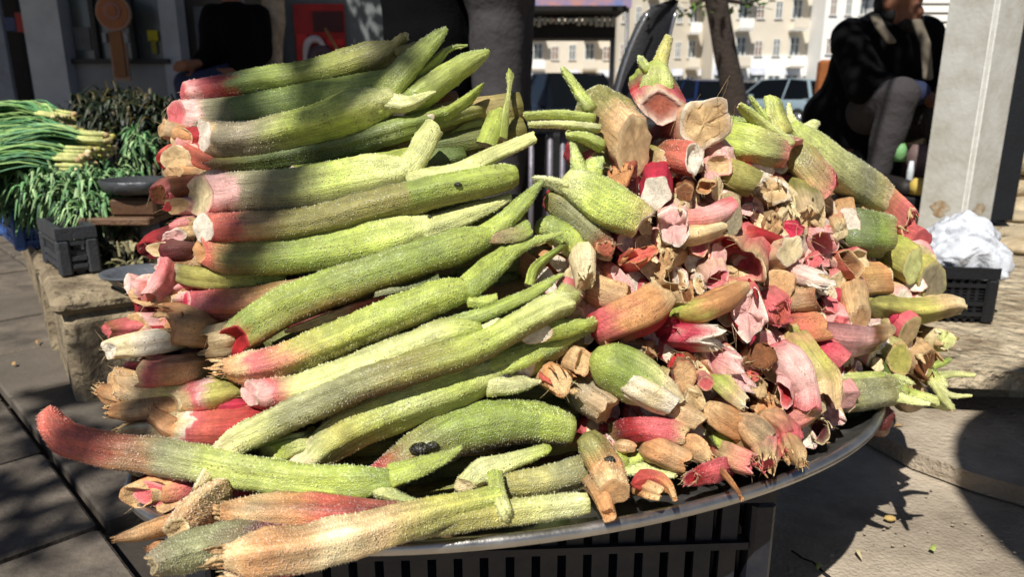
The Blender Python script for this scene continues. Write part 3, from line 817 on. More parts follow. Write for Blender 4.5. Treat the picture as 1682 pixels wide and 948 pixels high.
# ---------------------------------------------------------------- shaded booth and grey wall behind, on the left
BW = mat("booth_paint", (128, 134, 140), .7, 0, .25, 3, .3, 60)
YB = 5.8
def slabpx(name, px0, px1, py0, py1, y, th, m, parent=None, top=None, bot=None):
    a = P(px0, py1, y); b = P(px1, py0, y); a2 = P(px0, py0, y); b2 = P(px1, py1, y)
    x0, x1 = (a.x + a2.x) / 2, (b.x + b2.x) / 2
    z0 = bot if bot is not None else a.z; z1 = top if top is not None else b.z
    return MB().box(((x0 + x1) / 2, y + th / 2, (z0 + z1) / 2), (x1 - x0, th, z1 - z0), bev=0).build(name, m, parent)
booth = empty("market_booth", (-2.9, YB, 0)); booth.location = (0, 0, 0); tag(booth, "grey painted booth with a dull glass window in shade", "booth")
slabpx("corner_pillar", 48, 108, 0, 200, YB - .12, .20, mat("booth_light", (158, 166, 176), .7, 0, .2, 4, .3), booth, 2.6, 0)
slabpx("wall", 108, 290, 104, 230, YB, .15, BW, booth, bot=0)
slabpx("window_pane", 112, 272, 0, 104, YB + .03, .02, mat("booth_glass", (74, 82, 84), .25, 0, .3, 2, .1, spec=.8), booth, top=2.4)
slabpx("wall", 272, 300, 0, 230, YB - .01, .16, mat("booth_light", (0, 0, 0)), booth, 2.6, 0)
slabpx("window_bar", 150, 158, 0, 104, YB - .015, .04, mat("booth_dark", (34, 36, 38), .6), booth, top=2.4)
slabpx("window_bar", 212, 220, 0, 104, YB - .015, .04, MATS["booth_dark"], booth, top=2.4)
slabpx("sill", 108, 276, 96, 104, YB - .05, .06, MATS["booth_dark"], booth)
slabpx("paper_notice", 122, 148, 44, 82, YB + .018, .006, mat("notice_grey", (96, 100, 106), .8), booth)
slabpx("wall", 300, 460, 0, 230, YB + .25, .15, mat("booth_wall_dark", (84, 80, 74), .8, 0, .3, 2, .3), booth, 2.6, 0)
slabpx("doorway_board", 322, 345, 10, 110, YB + .2, .03, mat("booth_board", (104, 110, 116), .8), booth, bot=0)
def disc(mb, c, r, th, n=28, sx=1):
    v = [(c[0] + r * sx * math.cos(a), c[1] + d, c[2] + r * math.sin(a)) for d in (0, th) for a in np.linspace(0, 2 * math.pi, n + 1)[:-1]]
    return mb.add(v, grid_faces(2, n) + [tuple(range(n - 1, -1, -1)), tuple(range(n, 2 * n))])
sg = empty("round_sign", tuple(P(185, 20, YB - .2))); tag(sg, "brownish orange round sign with a long tail on the booth window", "sign")
k = YB / F
disc(MB(), (0, 0, 0), 26 * k, .03).build("sign_border", mat("sign_pale", (150, 122, 108), .6), sg)
disc(MB(), (0, -.006, 0), 23 * k, .02).build("sign_face", mat("sign_orange", (140, 84, 46), .6), sg)
disc(MB(), (0, -.012, .01), 13 * k, .02).build("sign_centre", mat("sign_mauve", (136, 96, 90), .6), sg)
disc(MB(), (0, -.018, .01), 8 * k, .02).build("sign_ring", mat("sign_orange", (0, 0, 0)), sg)
mb = MB().box((0, .02, -62 * k), (25 * k, .02, 72 * k)); mb.build("sign_tail_border", mat("sign_pale", (0, 0, 0)), sg)
MB().box((0, .005, -60 * k), (18 * k, .02, 66 * k)).build("sign_tail", mat("sign_brown", (118, 76, 36), .6), sg)
for s in (-1, 1): MB().box((s * 16 * k, .0, -36 * k), (6 * k, .03, 14 * k)).build("clip", mat("clip_grey", (120, 126, 130), .5), sg)
st = empty("yellow_sticker", tuple(P(251, 58, YB + .01))); tag(st, "small yellow sticker on the right half of the booth window", "sticker")
MB().box((0, 0, 0), (16 * k, .006, 16 * k)).build("sticker_top", mat("sticker_yellow", (176, 166, 24), .6), st)
MB().box((0, 0, -17 * k), (8 * k, .006, 20 * k)).build("sticker_stem", mat("sticker_olive", (128, 124, 34), .6), st)
# far left: dark doorway with a leaning board and shelf
bx = slabpx("dark_doorway", -60, 46, 0, 260, YB + .4, .1, mat("doorway_black", (22, 20, 20), .9), None, 2.4, 0); tag(bx, "black slab for the unlit doorway at the far left beyond the spring onions", "doorway")  # the doorway's inner shade is put in as a black slab
pl = MB(); a = P(18, 200, 4.6); b = P(-14, 20, 4.9); pl.add([(a.x - .05, a.y, 0), (a.x + .05, a.y, 0), (b.x + .05, b.y, 1.5), (b.x - .05, b.y, 1.5), (a.x - .05, a.y + .03, 0), (a.x + .05, a.y + .03, 0), (b.x + .05, b.y + .03, 1.5), (b.x - .05, b.y + .03, 1.5)],
    [(0, 1, 2, 3), (5, 4, 7, 6), (1, 5, 6, 2), (4, 0, 3, 7), (3, 2, 6, 7)])
tag(pl.build("leaning_plank", mat("plank_grey", (112, 120, 130), .7)), "grey plank leaning by the doorway at the picture's left edge", "plank")
rb = slabpx("red_box", 26, 46, 20, 52, YB + .2, .1, mat("box_red", (130, 30, 24), .6)); tag(rb, "dim red box hanging in the dark doorway", "box")
rb = slabpx("blue_box", 6, 25, 28, 50, YB + .2, .1, mat("box_blue", (40, 52, 92), .6)); tag(rb, "dim blue box hanging in the dark doorway", "box")
GW = mat("grey_render", (112, 116, 116), .8, 0, .2, 2, .3)
o = slabpx("grey_wall", 458, 642, 0, 240, 6.2, .25, GW, None, 2.6, 0); tag(o, "plain grey rendered wall carrying the red poster", "wall")
o = slabpx("dark_gap_backing", 642, 700, 0, 240, 6.5, .1, mat("gap_dark", (52, 52, 58), .7), None, 2.6, 0); tag(o, "dark shutter filling the dark gap between the grey wall and the black coat", "backing")  # dark slab filling the gap beside the grey wall
# poster
po = empty("red_poster", tuple(P(526, 60, 6.17))); tag(po, "red drink advertisement poster with a white curl on the grey wall", "poster")
k = 6.2 / F
def pbox(nm, x, z, w, h, m, d=0, ry=0): return MB().box((x * k, -d, -z * k), (w * k, .01, h * k), ry=ry).build(nm, m, po)
pbox("poster_sheet", 0, 0, 78, 96, mat("poster_red", (176, 26, 24), .5, var=.35, scale=6))
pbox("poster_panel", 14, -22, 46, 30, mat("poster_maroon", (70, 14, 16), .5), .011)
pbox("poster_band", 24, 8, 26, 9, mat("poster_bright", (214, 40, 34), .5), .013)
pbox("poster_patch", -28, 18, 16, 44, MATS["poster_bright"], .012)
mb = MB(); arc = [(-22 * k, -.02, -50 * k), (-24 * k, -.02, -30 * k), (-18 * k, -.02, -8 * k), (-4 * k, -.02, -4 * k), (6 * k, -.02, -14 * k)]
mb.pipe(arc, [5 * k, 4 * k, 6 * k, 6 * k, 3 * k], 8); mb.build("poster_white_curl", mat("poster_white", (216, 206, 206), .5), po, True)
mb = MB(); mb.pipe([(-14 * k, -.02, -46 * k), (-8 * k, -.02, -24 * k), (8 * k, -.02, -22 * k), (14 * k, -.02, -40 * k)], [6 * k, 9 * k, 9 * k, 5 * k], 8); mb.build("poster_grey_shape", mat("poster_grey", (92, 74, 80), .5), po, True)
pbox("poster_white_base", 8, 46, 34, 5, MATS["poster_white"], .014, -.1)
rod = MB().bar(P(534, 46, 6.05), P(566, 102, 6.05), .012); tag(rod.build("wooden_rod", mat("rod_tan", (170, 120, 74), .7), None, True), "thin wooden rod leaning across the red poster", "rod")

# ---------------------------------------------------------------- trees
BK1 = mat("bark_pale", (176, 160, 138), .9, 0, .4, 9, .7, 30, rgb2=(112, 98, 82), bdist=.02)
BK2 = mat("bark_dark", (58, 48, 42), .9, 0, .4, 9, .8, 30, bdist=.02)
def leafcloud(blobs, seed, size, cols, per):
    rng = random.Random(seed); V = []; Fc = []; C = []; n = 0
    for (c, r) in blobs:
        cnt = int((r[3] if len(r) > 3 else per) * r[0] * r[1] / .2)
        for k in range(cnt):
            while True:
                q = (rng.uniform(-1, 1), rng.uniform(-1, 1), rng.uniform(-1, 1))
                if q[0] ** 2 + q[1] ** 2 + q[2] ** 2 < 1: break
            p = Vector((c[0] + q[0] * r[0], c[1] + q[1] * r[1], c[2] + q[2] * r[2]))
            u = Vector((rng.gauss(0, 1), rng.gauss(0, 1), rng.gauss(0, .5))).normalized(); w = u.cross(Vector((rng.gauss(0, .4), rng.gauss(0, .4), 1))).normalized()
            s = size * rng.uniform(.6, 1.3)
            V += [p - u * s, p + w * s * .55, p + u * s, p - w * s * .55]; Fc.append((n, n + 1, n + 2, n + 3)); n += 4
            cc = np.array(lin(rng.choice(cols))) * rng.uniform(.7, 1.25); C += [cc] * 4
    return MB().add(V, Fc, np.clip(C, .003, 1))
def tree(name, label, base, pts, radii, bark, blobs, seed, size=.05, per=60, cols=((70, 100, 44), (50, 80, 34), (96, 122, 56)), limbs=()):
    t = empty(name, tuple(base)); tag(t, label, "tree")
    loc = [tuple(Vector(p) - Vector(base)) for p in pts]
    mb = MB().pipe(loc, radii, 14)
    for (lp, lr) in limbs: mb.pipe([tuple(Vector(p) - Vector(base)) for p in lp], lr, 8)
    mb.build("trunk", bark, t, True)
    bl = [((c[0] - base[0], c[1] - base[1], c[2] - base[2]), r) for c, r in blobs]
    leafcloud(bl, seed, size, cols, per).build("crown", LEAFM, t, False, True)
    return t
b = P(448, 60, 5.3); bx_ = P(446, 110, 5.3).x
tree("plane_tree", "pale barked tree trunk right behind the seated man in black", (bx_, 5.3, 0), [(bx_, 5.3, 0), (bx_, 5.3, .8), (P(449, 0, 5.3).x, 5.3, 1.25), (bx_ - .1, 5.4, 2.6), (bx_, 5.5, 3.4)], [.10, .075, .07, .07, .04], BK1,
     [((bx_ - .2, 4.6, 3.4), (1.0, .9, .4)), ((bx_ - 1.3, 4.4, 3.3), (.8, .7, .3))], 21, .06, 150, limbs=[([(bx_ - .1, 5.4, 2.4), (bx_ - .8, 4.9, 3.0), (bx_ - 1.4, 4.5, 3.3)], [.05, .035, .01])])
r0 = P(1207, 165, 7.0); r1 = P(1176, 0, 7.0)
tree("street_tree", "dark leaning street tree trunk between parked cars and chair", (r0.x + .05, 7.0, 0), [(r0.x + .08, 7.0, 0), (r0.x, 7.0, r0.z), (P(1192, 90, 7).x, 7, P(1192, 90, 7).z), (r1.x, 7.0, r1.z), (r1.x - .25, 7.0, 2.2), (r1.x - .3, 7.1, 3.2)], [.12, .105, .098, .092, .08, .04], BK2,
     [((P(1130, 22, 7).x, 6.9, P(1130, 22, 7).z + .02), (.22, .2, .07)), ((P(1235, 14, 7).x, 7.0, P(1235, 14, 7).z + .04), (.22, .25, .10)), ((P(1070, 0, 7).x, 6.9, P(1070, 0, 7).z + .06), (.25, .2, .07)),
      ((r1.x - .3, 6.6, 2.9), (1.3, 1.1, .5))], 22, .045, 130, limbs=[([(r1.x, 7, 1.4), (P(1235, 14, 7).x, 7, P(1235, 8, 7).z)], [.03, .01]), ([(r1.x, 7, 1.45), (P(1130, 22, 7).x, 6.95, P(1130, 14, 7).z)], [.03, .01]), ([(r1.x - .25, 7, 2.2), (r1.x - .9, 6.6, 2.8)], [.05, .02])])
# the shade tree stands behind and to the left of the viewer and dapples pavement and heap
tree("shade_tree", "leafy tree overhead whose crown dapples the pavement and stack", (-3.3, -3.2, 0), [(-3.3, -3.2, 0), (-3.2, -3.1, 1.5), (-2.9, -2.8, 2.4), (-2.6, -2.4, 2.9)], [.14, .11, .08, .03], BK1,
     [((-1.74, -.95, 2.9), (.34, .36, .2)), ((-1.08, -.84, 2.95), (.17, .15, .08, 130)), ((-.91, -.81, 2.95), (.11, .08, .05, 120)), ((-1.01, -.74, 2.95), (.2, .08, .05, 180)), ((-1.21, -.92, 2.95), (.07, .08, .06, 300)),
      ((-2.4, -1.2, 3.0), (.5, .6, .25)), ((-2.2, -2.1, 3.0), (.5, .4, .25)), ((.75, 1.65, 3.0), (.42, .26, .16)), ((1.1, 1.78, 3.0), (.34, .24, .16)), ((.4, 1.7, 3.05), (.3, .25, .15))], 23, .042, 330,
     limbs=[([(-3.0, -2.9, 2.3), (-1.9, -1.5, 2.9), (-1.2, -.9, 2.95)], [.05, .02, .006]), ([(-2.9, -2.8, 2.4), (-2.6, -1.6, 2.9)], [.04, .01]), ([(-3.0, -2.9, 2.2), (-1.2, -1.3, 3.1), (0, .3, 3.1), (.9, 1.6, 3.0)], [.05, .03, .02, .008])])  # last limb and its leaf clumps are added to shade the seated man

# canvas awning over the booth side, out of view above, added to shade the booth
aw = empty("added_awning", (-2.3, 4.2, 0)); tag(aw, "unseen faded canvas awning added above the booth to shade it", "awning")
v = [(-3.6, -1.0, 2.62), (.35, -1.0, 2.62), (.35, 1.6, 2.9), (-3.6, 1.6, 2.9)]
MB().add(v + [(a, b_, c - .01) for a, b_, c in v], [(0, 1, 2, 3), (7, 6, 5, 4), (0, 4, 5, 1), (1, 5, 6, 2), (2, 6, 7, 3), (3, 7, 4, 0)]).build("canvas", mat("canvas_beige", (170, 160, 140), .9), aw)
for (x, y, z) in ((-3.5, -.95, 2.6), (-3.5, 1.55, 2.88), (.33, 1.55, 2.88)): MB().bar((x, y, 0), (x, y, z), .02).build("pole", mat("pole_grey", (120, 120, 122), .5, .5), aw, True)

# unseen parasol added beside the viewer to cast the round shade at the right
pa = empty("added_parasol", (.65, -.24, 0)); tag(pa, "unseen dark parasol added to cast the round shade on the right paving", "parasol")
mb = MB(); n = 40; v = [(0, 0, 1.68)]
for (r, z) in ((.2, 1.66), (.36, 1.64), (.495, 1.6), (.49, 1.585)):
    v += [(r * math.cos(2 * math.pi * i / n), r * math.sin(2 * math.pi * i / n), z) for i in range(n)]
f = [(0, 1 + i, 1 + (i + 1) % n) for i in range(n)]
for j in range(3): f += [(1 + j * n + i, 1 + (j + 1) * n + i, 1 + (j + 1) * n + (i + 1) % n, 1 + j * n + (i + 1) % n) for i in range(n)]
mb.add(v, f); mb.build("canopy", mat("parasol_cloth", (60, 60, 70), .9), pa, True)
MB().bar((0, 0, 0), (0, 0, 1.68), .012).build("pole", MATS["pole_grey"], pa, True)

# ---------------------------------------------------------------- people (voxel-joined bodies, each one surface)
def capsules(parts, n=10):
    mb = MB()
    for q in parts:
        if len(q) == 2: mb.ball(q[0], q[1], 14, 10)
        else:
            a, r1_, b, r2_ = q; a = Vector(a); b = Vector(b)
            m = 6
            pts = [a.lerp(b, i / m) for i in range(m + 1)]; mb.pipe(pts, [r1_, r2_], 22)
            mb.ball(a, r1_, 14, 10); mb.ball(b, r2_, 14, 10)
    return mb
def flesh(name, parts, m, parent, vox=.012):
    o = capsules(parts).build(name, m, parent, True)
    if name in ('trousers', 'coat', 'jeans', 'jumper', 'sleeve'):      # folds
        me = o.data; co = np.zeros(len(me.vertices) * 3); me.vertices.foreach_get('co', co); co = co.reshape(-1, 3)
        nn_ = np.zeros(len(me.vertices) * 3); me.vertices.foreach_get('normal', nn_); nn_ = nn_.reshape(-1, 3)
        q = co * np.array((1, 1, 1.6)); co = co + nn_ * (.006 * np.abs(wob(q, 14, 5)) + .004 * wob(q, 34, 9))[:, None]; me.vertices.foreach_set('co', co.ravel())
    r = o.modifiers.new("Remesh", 'REMESH'); r.mode = 'VOXEL'; r.voxel_size = vox; r.use_smooth_shade = True
    s = o.modifiers.new("Smooth", 'SMOOTH'); s.factor = .6; s.iterations = 3
    return o
SKN = mat("skin", (126, 86, 66), .6, 0, .12, 12, .1, spec=.2); HAIRM = mat("hair", (22, 18, 16), .7); BLK = mat("cloth_black", (11, 11, 13), .95, 0, .2, 20, .3, spec=.08)
GRYT = mat("cloth_grey", (68, 65, 66), .95, 0, .18, 14, .6, 40, spec=.1); BLUE = mat("cloth_blue", (34, 42, 70), .9, 0, .2, 20, .3)
def V_(*a): return Vector(a)
def head(c, r, face, parent_parts, hair_parts=None):
    """skull, jaw, nose, ears round c looking along face (unit)"""
    f = Vector(face).normalized(); s = Vector((-f.y, f.x, 0)); u = Vector((0, 0, 1))
    parent_parts += [(tuple(c + u * .02), (.078, .088, .105)), (tuple(c + f * .03 - u * .06), .055), (tuple(c + f * .095 - u * .005), .012, tuple(c + f * .112 - u * .03), .016),
                     (tuple(c + s * .078 - u * .01), (.012, .02, .03)), (tuple(c - s * .078 - u * .01), (.012, .02, .03)), (tuple(c + f * .084 - u * .062), .02),
                     (tuple(c + f * .078 + s * .03 + u * .035), .016), (tuple(c + f * .078 - s * .03 + u * .035), .016)]
def hand(wr, d, side, parts, L=.17, curl=.35):
    """palm, four unequal fingers bent at the knuckle and a thumb from the side"""
    d = Vector(d).normalized(); s = Vector(side).normalized(); n = d.cross(s).normalized()
    pc = wr + d * .045
    parts += [(tuple(wr), .026, tuple(wr + d * .075), .032)]
    for i, (o, l) in enumerate(((-.028, .06), (-.01, .072), (.01, .068), (.028, .052))):
        k = wr + d * .085 + s * o; m = k + (d * (1 - curl * .4) + n * curl).normalized() * l * .5; e = m + (d * (1 - curl) + n * curl * 1.6).normalized() * l * .5
        parts += [(tuple(k), .0098, tuple(m), .009), (tuple(m), .009, tuple(e), .0078)]
    th = wr + d * .03 + s * -.034
    parts += [(tuple(th), .013, tuple(th + (d * .5 - s * .8).normalized() * .04), .011), (tuple(th + (d * .5 - s * .8).normalized() * .04), .011, tuple(th + (d * .5 - s * .8).normalized() * .04 + d * .03), .009)]

# man seated on the right, hunched, hand on the knee
def seated_right():
    y = 3.3; Q = lambda px, py, yy=y: P(px, py, yy)
    t = empty("person", (Q(1440, 200).x, y, 0)); o = t.location.copy()
    tag(t, "bearded seated man in a black coat with cream lapels and mauve grey trousers", "person")
    W = lambda v: tuple(Vector(v) - o)
    hip = Q(1400, 196, 3.42); chest = Q(1446, 92, 3.36); neck = Q(1478, 38, 3.3); hd = Q(1482, 2, 3.26)
    shL = Q(1398, 62, 3.30); shR = Q(1518, 56, 3.36); elL = Q(1420, 140, 3.16); wrL = Q(1516, 156, 3.05); elR = Q(1542, 120, 3.3); wrR = Q(1548, 158, 3.1)
    kL = Q(1478, 158, 3.02); kR = Q(1545, 186, 3.05); ftL = Q(1436, 318, 3.05); ftR = Q(1560, 330, 3.05)
    ftL.z = .26; ftR.z = .26
    parts = [(W(hip), .12, W(chest), .14), (W(neck), .055, W(hd), .05), (W(shL), .05, W(elL), .04), (W(elL), .04, W(wrL), .026), (W(shR), .05, W(elR), .04), (W(elR), .04, W(wrR), .026),
             (W(hip), .08, W(kL), .055), (W(hip + V_(.18, 0, 0)), .08, W(kR), .055), (W(kL), .05, W(ftL), .035), (W(kR), .05, W(ftR), .035), (W(chest), .12, W(neck), .06)]
    head(Vector(W(hd)), .1, (.25, -.95, -.2), parts)
    hand(Vector(W(wrL)), (.75, -.3, -.45), (.3, .8, .1), parts); hand(Vector(W(wrR)), (.3, -.5, -.6), (.6, .5, 0), parts)
    flesh("body", parts, SKN, t, .010)
    flesh("coat", [(W(hip), .17, W(chest), .19), (W(chest), .18, W(neck - V_(0, 0, .05)), .09), (W(shL), .085, W(elL), .075), (W(elL), .075, W(elL.lerp(wrL, .55)), .06), (W(shR), .08, W(elR), .065), (W(elR), .06, W(elR.lerp(wrR, .6)), .05),
                   (W(shL), .08, W(shR), .08), (W(hip + V_(-.04, .02, 0)), .17, W(hip + V_(.06, -.02, -.2)), .17), (W(hip + V_(-.02, 0, -.1)), .16, W(Q(1370, 280, 3.4)), .1)], BLK, t, .016)
    flesh("trousers", [(W(hip), .11, W(kL), .075), (W(hip + V_(.2, 0, -.02)), .1, W(kR), .07), (W(kL), .072, W(kL.lerp(ftL, .9)), .052), (W(kR), .07, W(kR.lerp(ftR, .9)), .052)], GRYT, t, .014)
    flesh("sleeve", [(W(elL.lerp(wrL, .45)), .06, W(elL.lerp(wrL, .9)), .05)], BLUE, t, .012)
    FL = mat("fleece_cream", (112, 104, 90), .95)
    def lapel(pp):
        q = []
        for (a, b) in zip(pp[:-1], pp[1:]):
            for dx in (-.012, 0, .012): q.append((W(Vector(a) + V_(dx, 0, 0)), .010, W(Vector(b) + V_(dx, 0, 0)), .010))
        flesh("lapel", q, FL, t, .006)
    lapel([Q(1436, 24, 3.17), Q(1446, 44, 3.13), Q(1464, 68, 3.13)]); lapel([Q(1506, 34, 3.15), Q(1520, 70, 3.12), Q(1524, 128, 3.11)])
    h = Vector(W(hd))
    flesh("hair", [(tuple(h + V_(-.01, .03, .07)), (.088, .088, .07)), (tuple(h + V_(-.01, .06, .0)), (.08, .06, .08))], HAIRM, t, .010)
    flesh("beard", [(tuple(h + V_(.02, -.04, -.085)), (.058, .05, .05)), (tuple(h + V_(.05, -.0, -.05)), (.03, .05, .04)), (tuple(h + V_(-.045, -.0, -.05)), (.03, .05, .04))], HAIRM, t, .009)
    for (f_) in (ftL, ftR): flesh("shoe", [(W(f_ + V_(0, .02, -.02)), .04, W(f_ + V_(.04, -.16, -.03)), .038)], mat("shoe_dark", (26, 22, 20), .6), t, .010)
    # what he sits on
    s = empty("wooden_chest", (hip.x + .1, hip.y + .04, .0)); tag(s, "dark reddish chest used as a seat by the bearded man", "chest")
    top = hip.z - .12
    MB().box((0, 0, top / 2), (.5, .36, top - .02), bev=.01).build("chest_body", mat("chest_wood", (66, 26, 24), .7, 0, .4, 8, .3), s); MB().box((0, 0, top - .006), (.54, .4, .012)).build("lid", MATS["chest_wood"], s)
    fb = MB().box((ftL.x + .1, ftL.y - .02, .10), (.6, .34, .20), bev=.008); tag(fb.build("foot_crate", mat("foot_black", (26, 26, 28), .8)), "black box under the seated man's feet on the right", "box")
seated_right()
def seated_left():
    y = 5.0; Q = lambda px, py, yy=y: P(px, py, yy)
    t = empty("person", (Q(385, 100).x, y, 0)); o = t.location.copy(); tag(t, "seated man in a plain black jumper and blue jeans before the booth", "person")
    W = lambda v: tuple(Vector(v) - o)
    hip = Q(392, 124); ch = Q(386, 54); nk = Q(382, 8); hd = nk + V_(-.03, -.02, .16); shL = Q(350, 28, 4.9); shR = Q(424, 28, 5.05); elL = Q(346, 88, 4.85); wrL = Q(326, 104, 4.7); elR = Q(430, 86, 5.0); wrR = Q(380, 118, 4.75)
    kL = Q(310, 138, 4.75); kR = Q(330, 142, 4.65); fL = Vector((kL.x - .05, kL.y, .08)); fR = Vector((kR.x - .02, kR.y, .08))
    parts = [(W(hip), .12, W(ch), .15), (W(nk), .055, W(hd), .05), (W(ch), .12, W(nk), .06), (W(shL), .05, W(elL), .042), (W(elL), .04, W(wrL), .028), (W(shR), .05, W(elR), .042), (W(elR), .04, W(wrR), .028),
             (W(hip), .085, W(kL), .06), (W(hip + V_(.08, 0, 0)), .085, W(kR), .06), (W(kL), .055, W(fL), .036), (W(kR), .055, W(fR), .036)]
    head(Vector(W(hd)), .1, (-.8, -.6, -.1), parts); hand(Vector(W(wrL)), (-.6, -.5, -.1), (0, .2, 1), parts); hand(Vector(W(wrR)), (-.8, -.3, -.1), (0, .2, 1), parts)
    flesh("body", parts, SKN, t, .012)
    flesh("jumper", [(W(hip), .165, W(ch), .19), (W(ch), .17, W(nk - V_(0, 0, .05)), .09), (W(shL), .08, W(elL), .07), (W(elL), .068, W(elL.lerp(wrL, .75)), .05), (W(shR), .08, W(elR), .07), (W(elR), .068, W(elR.lerp(wrR, .85)), .05), (W(shL), .08, W(shR), .08)], BLK, t, .016)
    flesh("jeans", [(W(hip), .13, W(kL), .085), (W(hip + V_(.08, 0, 0)), .12, W(kR), .085), (W(kL), .08, W(kL.lerp(fL, .92)), .06), (W(kR), .08, W(kR.lerp(fR, .92)), .06)], BLUE, t, .014)
    h = Vector(W(hd)); flesh("hair", [(tuple(h + V_(.01, .02, .08)), (.09, .09, .06)), (tuple(h + V_(.05, .03, .0)), (.05, .06, .08))], HAIRM, t, .012)
    for f_ in (fL, fR): flesh("shoe", [(W(f_ + V_(0, 0, -.02)), .045, W(f_ + V_(-.13, -.1, -.03)), .04)], MATS["shoe_dark"], t, .012)
    s = empty("low_bench", (hip.x + .04, hip.y + .06, 0)); tag(s, "low dark bench under the man in the black jumper", "bench"); top = hip.z - .13
    MB().box((0, 0, top - .015), (.6, .34, .03)).build("seat", MATS["dark_wood"], s)
    for sx in (-.26, .26):
        for sy in (-.13, .13): MB().box((sx, sy, (top - .03) / 2), (.04, .04, top - .032)).build("leg", MATS["dark_wood"], s)
seated_left()
def stander(label, xs, y, m, wid, topm, seed, px_hip, coat=False):
    t = empty("person", (P(px_hip, 150, y).x, y, 0)); o = t.location.copy(); tag(t, label, "person")
    W = lambda v: tuple(Vector(v))
    parts = []; cl = []
    for (dx, dy) in xs:
        hp = V_(dx, dy, .93); kn = V_(dx * 1.08, dy - .02, .5); an = V_(dx * 1.1, dy + .02, .10)
        parts += [(hp, .085, kn, .058), (kn, .055, an, .038), (an, .036, an + V_(.02, -.14, -.06), .034)]
        cl += [(hp, .105 * wid, kn, .088 * wid), (kn, .088 * wid, an + V_(0, 0, .03), .082 * wid)]
    hp = V_(0, 0, 1.0); ch = V_(0, 0, 1.34); nk = V_(0, 0, 1.5); hd = V_(0, -.02, 1.62)
    parts += [(hp, .10, ch, .14), (ch, .13, nk, .06), (nk, .055, hd, .05)]
    head(hd, .1, (0, 1, 0) if coat else (1, -.2, 0), parts)
    for s in (-1, 1):
        sh = V_(s * .18, 0, 1.42); el = V_(s * .22, .03, 1.2); wr = V_(s * .07, -.2, 1.27)
        parts += [(sh, .05, el, .042), (el, .04, wr, .027)]; hand(wr, (-s, -.3, 0), (0, 0, 1), parts)
    flesh("body", parts, SKN, t, .012)
    flesh("trousers", cl + [(V_(0, 0, .93), .125, V_(0, 0, 1.16), .145)], m, t, .014)
    up = [(V_(0, 0, 1.0 if coat else 1.17), .16, ch, .18), (ch, .17, nk - V_(0, 0, .05), .08)]
    for s in (-1, 1): up += [(V_(s * .18, 0, 1.42), .075, V_(s * .22, .03, 1.2), .065), (V_(s * .22, .03, 1.2), .06, V_(s * .09, -.18, 1.26), .05)]
    if coat: up += [(V_(-.02, 0, 1.0), .14, V_(-.02, 0, .62), .15), (V_(.02, 0, 1.0), .14, V_(.02, 0, .62), .15)]
    flesh("coat" if coat else "jacket", up, topm, t, .016)
    flesh("hair", [(hd + V_(0, .01, .08), (.088, .095, .06))], HAIRM, t, .012)
    return t
stander("person standing in slim grey trousers right behind the leaf ends", ((.0, 0), (.03, .20)), 2.75, GRYT, 1.0, BLK, 1, 818)
stander("person in a long black coat standing left of the grey trousers", ((-.07, 0), (.07, 0)), 3.0, BLK, 1.0, BLK, 2, 706, True)

# ---------------------------------------------------------------- dark chair and stool behind the heaps
BP = mat("chair_black", (30, 30, 34), .55, 0, .3, 20, .2); CH = mat("chrome_tube", (170, 170, 172), .3, .9, .1)
yc = 2.6
t = empty("black_chair", (P(1060, 150, yc).x, yc, 0)); tag(t, "tall black chair back with a slim metal frame behind the crest", "chair"); o = t.location.copy()
def q(px, py, y=yc): return tuple(P(px, py, y) - o)
out = [q(1000, 175), q(1018, 110), q(1036, 62), q(1058, 20), q(1092, 2), q(1116, -6)]; inn = [q(1086, 175), q(1092, 110), q(1100, 60), q(1110, 20), q(1114, 4), q(1116, -4)]
mb = MB(); A = spline(out, count=12); B = spline(inn, count=12); n = min(len(A), len(B)); V = []
for i in range(n): V += [A[i], A[i] * .5 + B[i] * .5 + np.array((0, .05, 0)), B[i], B[i] + np.array((0, .02, 0)), A[i] * .5 + B[i] * .5 + np.array((0, .07, 0)), A[i] + np.array((0, .02, 0))]
mb.add(V, grid_faces(n, 6) + [(0, 1, 2, 3, 4, 5), tuple(range(n * 6 - 1, n * 6 - 7, -1))]); mb.build("backrest", BP, t, True)
MB().pipe([tuple(np.array(p) + np.array((.012, -.014, 0))) for p in out[:4]], .006, 8).build("back_frame", CH, t, True)
MB().pipe(inn[:4], .006, 8).build("back_frame", CH, t, True)
zc = q(1040, 200)[2]
MB().box((0, -.1, zc), (.40, .40, .04), bev=.015).build("seat", BP, t)
for sx in (-.17, .17):
    for sy in (-.27, .08): MB().bar((sx, sy, -o.z), (sx, sy, zc), .011).build("leg", CH, t, True)
yc = 2.3; c = P(912, 205, yc); t = empty("bar_stool", (c.x, yc, 0)); tag(t, "small black stool with grey metal legs seen in the gap", "stool")
MB().box((0, 0, c.z), (.17, .2, .03), bev=.01).build("seat", BP, t)
for (sx, sy) in ((-.018, -.07), (.02, -.06), (-.07, .07), (.07, .07)): MB().bar((sx, sy, 0), (sx, sy, c.z), .009).build("leg", mat("tube_grey", (120, 116, 124), .5, .4), t, True)
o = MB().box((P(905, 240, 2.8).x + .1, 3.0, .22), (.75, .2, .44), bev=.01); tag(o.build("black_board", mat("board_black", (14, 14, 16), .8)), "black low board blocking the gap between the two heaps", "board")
o = MB().box((P(1250, 240, 3.3).x - .0, 3.9, .16), (1.5, .3, .32), bev=.01); tag(o.build("dark_counter", mat("board_black", (0, 0, 0))), "long low black counter behind the right heap", "counter")

